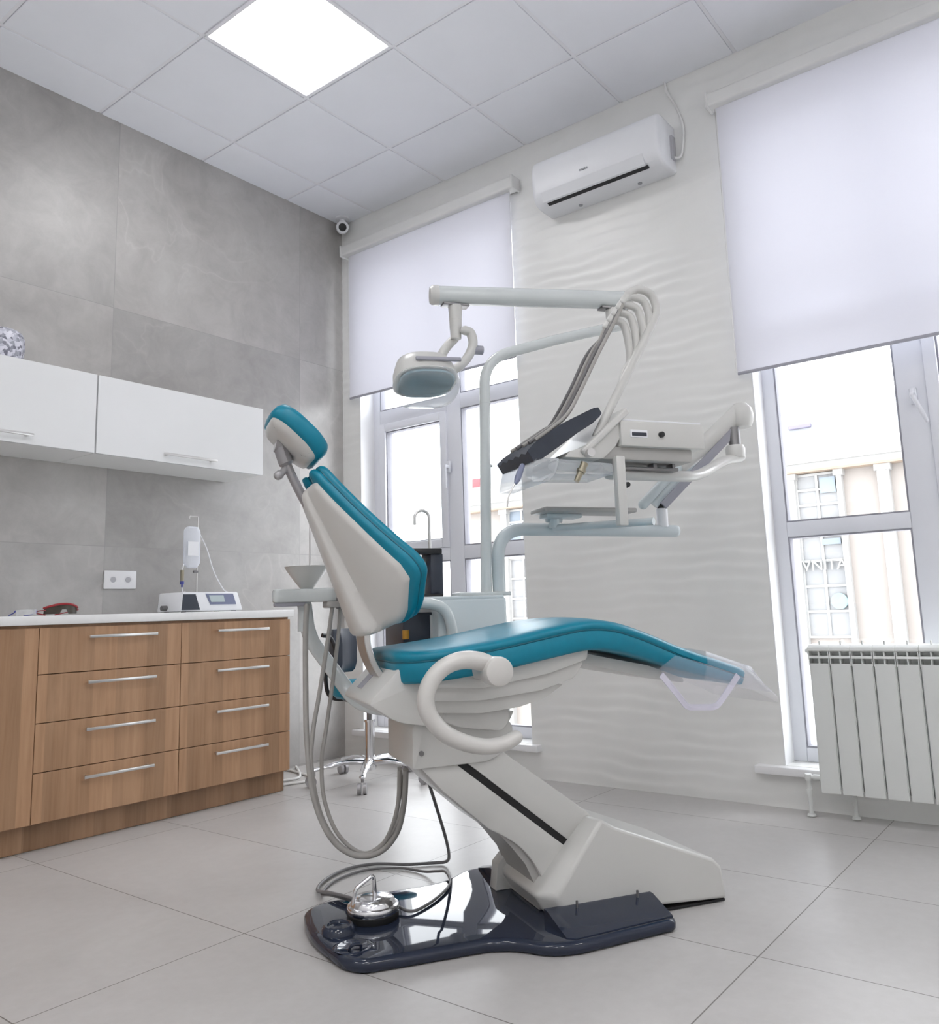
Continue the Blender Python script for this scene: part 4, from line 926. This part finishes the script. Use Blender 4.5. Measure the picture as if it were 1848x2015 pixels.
# ------------------------------------------------------------------ foot pedal with its cable
fp = thing('foot_pedal', 'round steel foot pedal standing on the glossy navy base plate', 'foot pedal', ORG, ROT)
pc = V((-.295, .035, 0)); b = NB(); lathe(b, [(.068, .032), (.070, .036), (.070, .048), (.066, .051), (0, .051)], 40, None, pc); obj('pedal_base', b, M['rubber'], fp)
b = NB(); lathe(b, [(.0675, .049), (.070, .052), (.0715, .064), (.069, .068), (.062, .070), (.058, .080), (.052, .086), (.03, .089), (0, .090)], 40, None, pc); obj('pedal_disc', b, M['chrome'], fp)
b = NB(); tube(b, fillet([pc + V((-.055, -.01, .075)), pc + V((-.05, -.01, .115)), pc + V((.002, .0, .142)), pc + V((.006, .0, .08))], .012, 6), .006, 10); obj('pedal_handle', b, M['chrome'], fp)
b = NB(); cab = [(-.22, .05, .045), (-.20, .02, .040), (-.165, .03, .037), (-.09, .10, .037), (-.02, .20, .037), (.00, .30, .040), (-.012, .36, .028), (-.03, .44, .0085), (-.09, .52, .0062), (-.20, .55, .0062), (-.31, .49, .0062), (-.375, .38, .0065), (-.368, .27, .032), (-.335, .18, .042), (-.312, .10, .046)]
tube(b, spline(cab, 9), .0042, 10); obj('pedal_cable', b, M['hose_d'], fp)
b = NB(); cab = [(-.10, .132, .395), (-.08, .20, .34), (-.04, .27, .26), (.02, .36, .13), (.06, .45, .045), (.065, .50, .012), (.03, .52, .0072), (-.06, .545, .0072), (-.16, .60, .0072), (-.26, .585, .0072), (-.345, .50, .0072), (-.385, .40, .0112), (-.372, .26, .042), (-.335, .17, .050), (-.315, .10, .056)]
tube(b, spline(cab, 9), .0052, 10); obj('supply_cable', b, M['hose_d'], fp)

# ------------------------------------------------------------------ dentist stool behind the chair
st = thing('dentist_stool', 'swivel stool with teal seat, navy back pad and chrome five-star base behind the chair', 'stool', (-.47, -.68, 0), 0)
b = NB(); lathe(b, [(.030, .06), (.034, .075), (.030, .11), (.026, .12)], 24); hubp = obj('base_hub', b, M['chrome'], st)
for k in range(5):
    a = math.radians(218 + 72 * k); dv = V((math.cos(a), math.sin(a), 0)); b = NB()
    tube(b, spline([dv * .02 + V((0, 0, .10)), dv * .12 + V((0, 0, .107)), dv * .22 + V((0, 0, .092)), dv * .295 + V((0, 0, .078))], 5), [.026] * 5 + [.022] * 5 + [.016] * 6, 12, .62, (0, 0, 1), round_end=True); sp_ = obj('base_spoke', b, M['chrome'], st)
    b = NB(); tube(b, [dv * .285 + V((0, 0, .08)), dv * .285 + V((0, 0, .052))], .008, 10); sd = V((-dv.y, dv.x, 0))
    for s in (-1, 1): tube(b, [dv * .30 + sd * (s * .006) + V((0, 0, .027)), dv * .30 + sd * (s * .022) + V((0, 0, .027))], .0265, 18)
    obj('caster', b, M['castg'], st)
b = NB(); tube(b, [(0, 0, .11), (0, 0, .30)], .025, 20); tube(b, [(0, 0, .298), (0, 0, .31)], .030, 20); gl = obj('gas_column', b, M['chrome'], st)
b = NB(); tube(b, [(0, 0, .31), (0, 0, .42)], .014, 16); obj('piston', b, M['gun'], gl)
b = NB(); lathe(b, [(0, .425), (.17, .425), (.188, .44), (.192, .47), (.185, .495), (.16, .508), (0, .512)], 44); obj('stool_seat', b, M['teal'], st)
b = NB(); lathe(b, [(0, .405), (.13, .408), (.15, .424), (0, .426)], 32); obj('seat_pan', b, M['black'], st)
ba = math.radians(118); bd = V((math.cos(ba), math.sin(ba), 0)); b = NB(); rr = []
for z, t0, w in ((.545, .012, .72), (.56, .022, .80), (.60, .028, .86), (.70, .028, .86), (.755, .022, .82), (.775, .010, .74)):
    ring = []
    for sgn, rr_ in ((1, .185 + t0), (-1, .185 - t0)):
        ks = range(13) if sgn > 0 else range(12, -1, -1)
        for k in ks:
            a = ba + w * (k / 12 * 2 - 1); ring.append(V((rr_ * math.cos(a), rr_ * math.sin(a), z)))
    rr.append(ring)
loft(b, rr); obj('stool_back', b, M['navy_m'], st, 50)
b = NB(); tube(b, spline([bd * .06 + V((0, 0, .415)), bd * .20 + V((0, 0, .42)), bd * .235 + V((0, 0, .50)), bd * .225 + V((0, 0, .64))], 6), .011, 12); a = ba + .95; ad = V((math.cos(a), math.sin(a), 0))
tube(b, spline([bd * .215 + V((0, 0, .56)), ad * .21 + V((0, 0, .66)), ad * .24 + V((0, 0, .735)), ad * .29 + V((0, 0, .75))], 6), .011, 10); obj('back_bracket', b, M['black'], st)

# cable lying along the wall by the cabinet end
b = NB(); tube(b, spline([(-.82, -.30, .007), (-.74, -.27, .007), (-.62, -.29, .007), (-.54, -.22, .007), (-.44, -.08, .007), (-.40, -.02, .007)], 8), .0065, 8)
tag(obj('floor_cable', b, M['cass']), 'pale floor cable lying nearest the stone wall beside the oak cabinet end', 'cable', 'floor cables')
b = NB(); tube(b, spline([(-.82, -.36, .007), (-.76, -.365, .007), (-.64, -.40, .007), (-.55, -.30, .007), (-.50, -.12, .007), (-.49, -.02, .007)], 8), .0065, 8)
tag(obj('floor_cable', b, M['cass']), 'pale floor cable lying in front of its twin beside the oak cabinet end', 'cable', 'floor cables')

# ------------------------------------------------------------------ across the street
b = NB(); box(b, .6, 60, -40, 50, -3.7, -3.5); tag(struct(obj('street', b, M['street'], smooth=0)), 'pale street below the windows', 'street')
FX = 14.0
bl = thing('street_building', 'pale classical building across the street seen through the windows', 'building', (FX, 0, -3.5))
Z = 3.5
b = NB(); box(b, 0, 8, -14, 9.95, 0, Z + 3.46); obj('facade_wall', b, M['pink'], bl, 0)
b = NB()
box(b, -.25, 8, -14.2, 10.15, Z + 3.46, Z + 3.60); box(b, -.35, 8, -14.3, 10.25, Z + 3.60, Z + 3.98); box(b, -.2, 8, -14.2, 10.15, Z + 3.98, Z + 4.10); obj('cornice', b, M['trimw'], bl, 0)
b = NB(); box(b, -.30, -.0, -14.1, 10.0, Z + 3.42, Z + 3.462); obj('soffit', b, M['peach'], bl, 0)
b = NB(); box(b, .1, 8, -13, 9.5, Z + 4.1, Z + 4.75); obj('roof_storey', b, M['roofm'], bl, 0)
def pil(y0, y1):
    b = NB(); box(b, -.16, .02, y0, y1, 0, Z + 3.30); box(b, -.20, .02, y0 - .04, y1 + .04, Z + 3.30, Z + 3.42); obj('pilaster', b, M['trimw'], bl, 0)
def win(y0, y1, z0, z1, cols, rows, m):
    b = NB()
    for i in range(cols + 1): yv = y0 + (y1 - y0) * i / cols; box(b, -.06, .03, yv - .025, yv + .025, z0, z1)
    for i in range(rows + 1): zv = z0 + (z1 - z0) * i / rows; box(b, -.056, .029, y0, y1, zv - .025, zv + .025)
    f = obj('window_frame', b, M['trimw'], bl, 0)
    b = NB(); box(b, -.02, .01, y0, y1, z0, z1); obj('window_glass', b, m, f, 0)
for k in range(-4, 4):
    oy = 2.45 * k
    if oy + 1.4 > 9.9: continue
    pil(.36 + oy - .0, .46 + oy); pil(1.28 + oy, 1.46 + oy); pil(-.52 + oy, -.30 + oy)
    win(.46 + oy, 1.28 + oy, Z + 2.45, Z + 3.38, 2, 3, M['shopb' if k == 3 else 'shopg']); win(.46 + oy, 1.28 + oy, Z + .1, Z + 2.12, 2, 4, M['shopg'])
    b = NB(); box(b, -.1, .02, .46 + oy, 1.28 + oy, Z + 2.12, Z + 2.45); obj('spandrel', b, M['cream'], bl, 0)
b = NB(); box(b, -.09, -.06, .50, .86, Z + 1.93, Z + 2.05); box(b, -.09, -.06, .50, .80, Z + 2.98, Z + 3.30); obj('blue_glazing', b, M['shopb'], bl, 0)
b = NB(); lathe(b, [(0, -.02), (.16, -.02), (.16, .02), (0, .02)], 28, Matrix.Translation((-.10, .63, Z + .80)) @ Matrix.Rotation(PI / 2, 4, 'Y')); obj('round_sign', b, M['teals'], bl)
cu = bpy.data.curves.new('sign_text', 'FONT'); cu.body = 'VNITA'; cu.size = .30; cu.extrude = .02; cu.align_x = 'CENTER'
to = bpy.data.objects.new('sign_text', cu); C.objects.link(to); bpy.context.view_layer.update()
me = bpy.data.meshes.new_from_object(to.evaluated_get(bpy.context.evaluated_depsgraph_get())); bpy.data.objects.remove(to)
me.transform(Matrix.Translation((-.11, .85, Z + 1.43)) @ Matrix(((0, 0, -1, 0), (-1, 0, 0, 0), (0, 1, 0, 0), (0, 0, 0, 1)))); me.materials.append(M['trimw'])
so_ = bpy.data.objects.new('sign_lettering', me); C.objects.link(so_); so_.parent = bl
for nm, lab, x0, x1, y0, y1, z0, z1, m in (('street_roof_panel', 'dark violet strip panel on the roof storey across the street', .04, .098, .90, 1.36, 4.40, 4.48, 'violet'),
        ('street_roof_unit', 'small grey unit on top of the roof storey across the street', .6, 1.2, -.62, -.20, 4.752, 5.02, 'roofm'),
        ('street_roof_cabinet', 'wide grey cabinet on the roof storey, right of the smaller grey unit', .6, 1.2, -1.7, -.95, 4.752, 4.95, 'roofm'),
        ('street_red_sign', 'small pale red sign on the roof edge across the street, seen through the left window', .2, .3, 9.72, 10.0, 4.102, 4.42, 'redp')):
    b = NB(); box(b, x0, x1, y0, y1, z0, z1, .012, 1)
    tag(obj(nm, b, M[m], None, 0, (FX, 0, 0)), lab, 'sign' if 'sign' in nm else 'rooftop unit')

# ------------------------------------------------------------------ light, world, camera
sc_ = bpy.context.scene
w = bpy.data.worlds.new('World'); sc_.world = w; w.use_nodes = True
bgn = w.node_tree.nodes['Background']; bgn.inputs[0].default_value = (.93, .965, 1, 1); bgn.inputs[1].default_value = 4.0
for y0, y1, z0, z1 in (W1, W2):
    l = bpy.data.lights.new('window_portal', 'AREA'); l.shape = 'RECTANGLE'; l.size = z1 - z0; l.size_y = y1 - y0; l.cycles.is_portal = True
    o = bpy.data.objects.new('window_portal', l); C.objects.link(o); o.location = (.22, (y0 + y1) / 2, (z0 + z1) / 2); o.rotation_euler = (0, PI / 2, 0)

f, px, py = 1629.798, 937.891, 946.954; yaw, pitch, roll = .9161, .1543, -.0320
cam = bpy.data.cameras.new('camera'); co = bpy.data.objects.new('camera', cam); C.objects.link(co)
fw = V((math.sin(yaw) * math.cos(pitch), math.cos(yaw) * math.cos(pitch), math.sin(pitch))); r = V((math.cos(yaw), -math.sin(yaw), 0)); u = r.cross(fw)
r2 = math.cos(roll) * r + math.sin(roll) * u; u2 = -math.sin(roll) * r + math.cos(roll) * u
co.matrix_world = Matrix(((r2.x, u2.x, -fw.x, -3.617), (r2.y, u2.y, -fw.y, -3.844), (r2.z, u2.z, -fw.z, .850), (0, 0, 0, 1)))
cam.sensor_fit = 'HORIZONTAL'; cam.sensor_width = 36; cam.lens = f * 36 / 1848; cam.clip_start = .02
cam.shift_x = (924 - px) / 1848; cam.shift_y = (py - 1007.5) / 1848
sc_.camera = co
sc_.view_settings.view_transform = 'Standard'; sc_.view_settings.look = 'None'; sc_.view_settings.gamma = 1; sc_.view_settings.use_curve_mapping = False
sc_.view_settings.exposure = .65
sc_.cycles.use_denoising = True; sc_.cycles.max_bounces = 10; sc_.cycles.diffuse_bounces = 6; sc_.cycles.transparent_max_bounces = 16; sc_.cycles.sample_clamp_indirect = 6
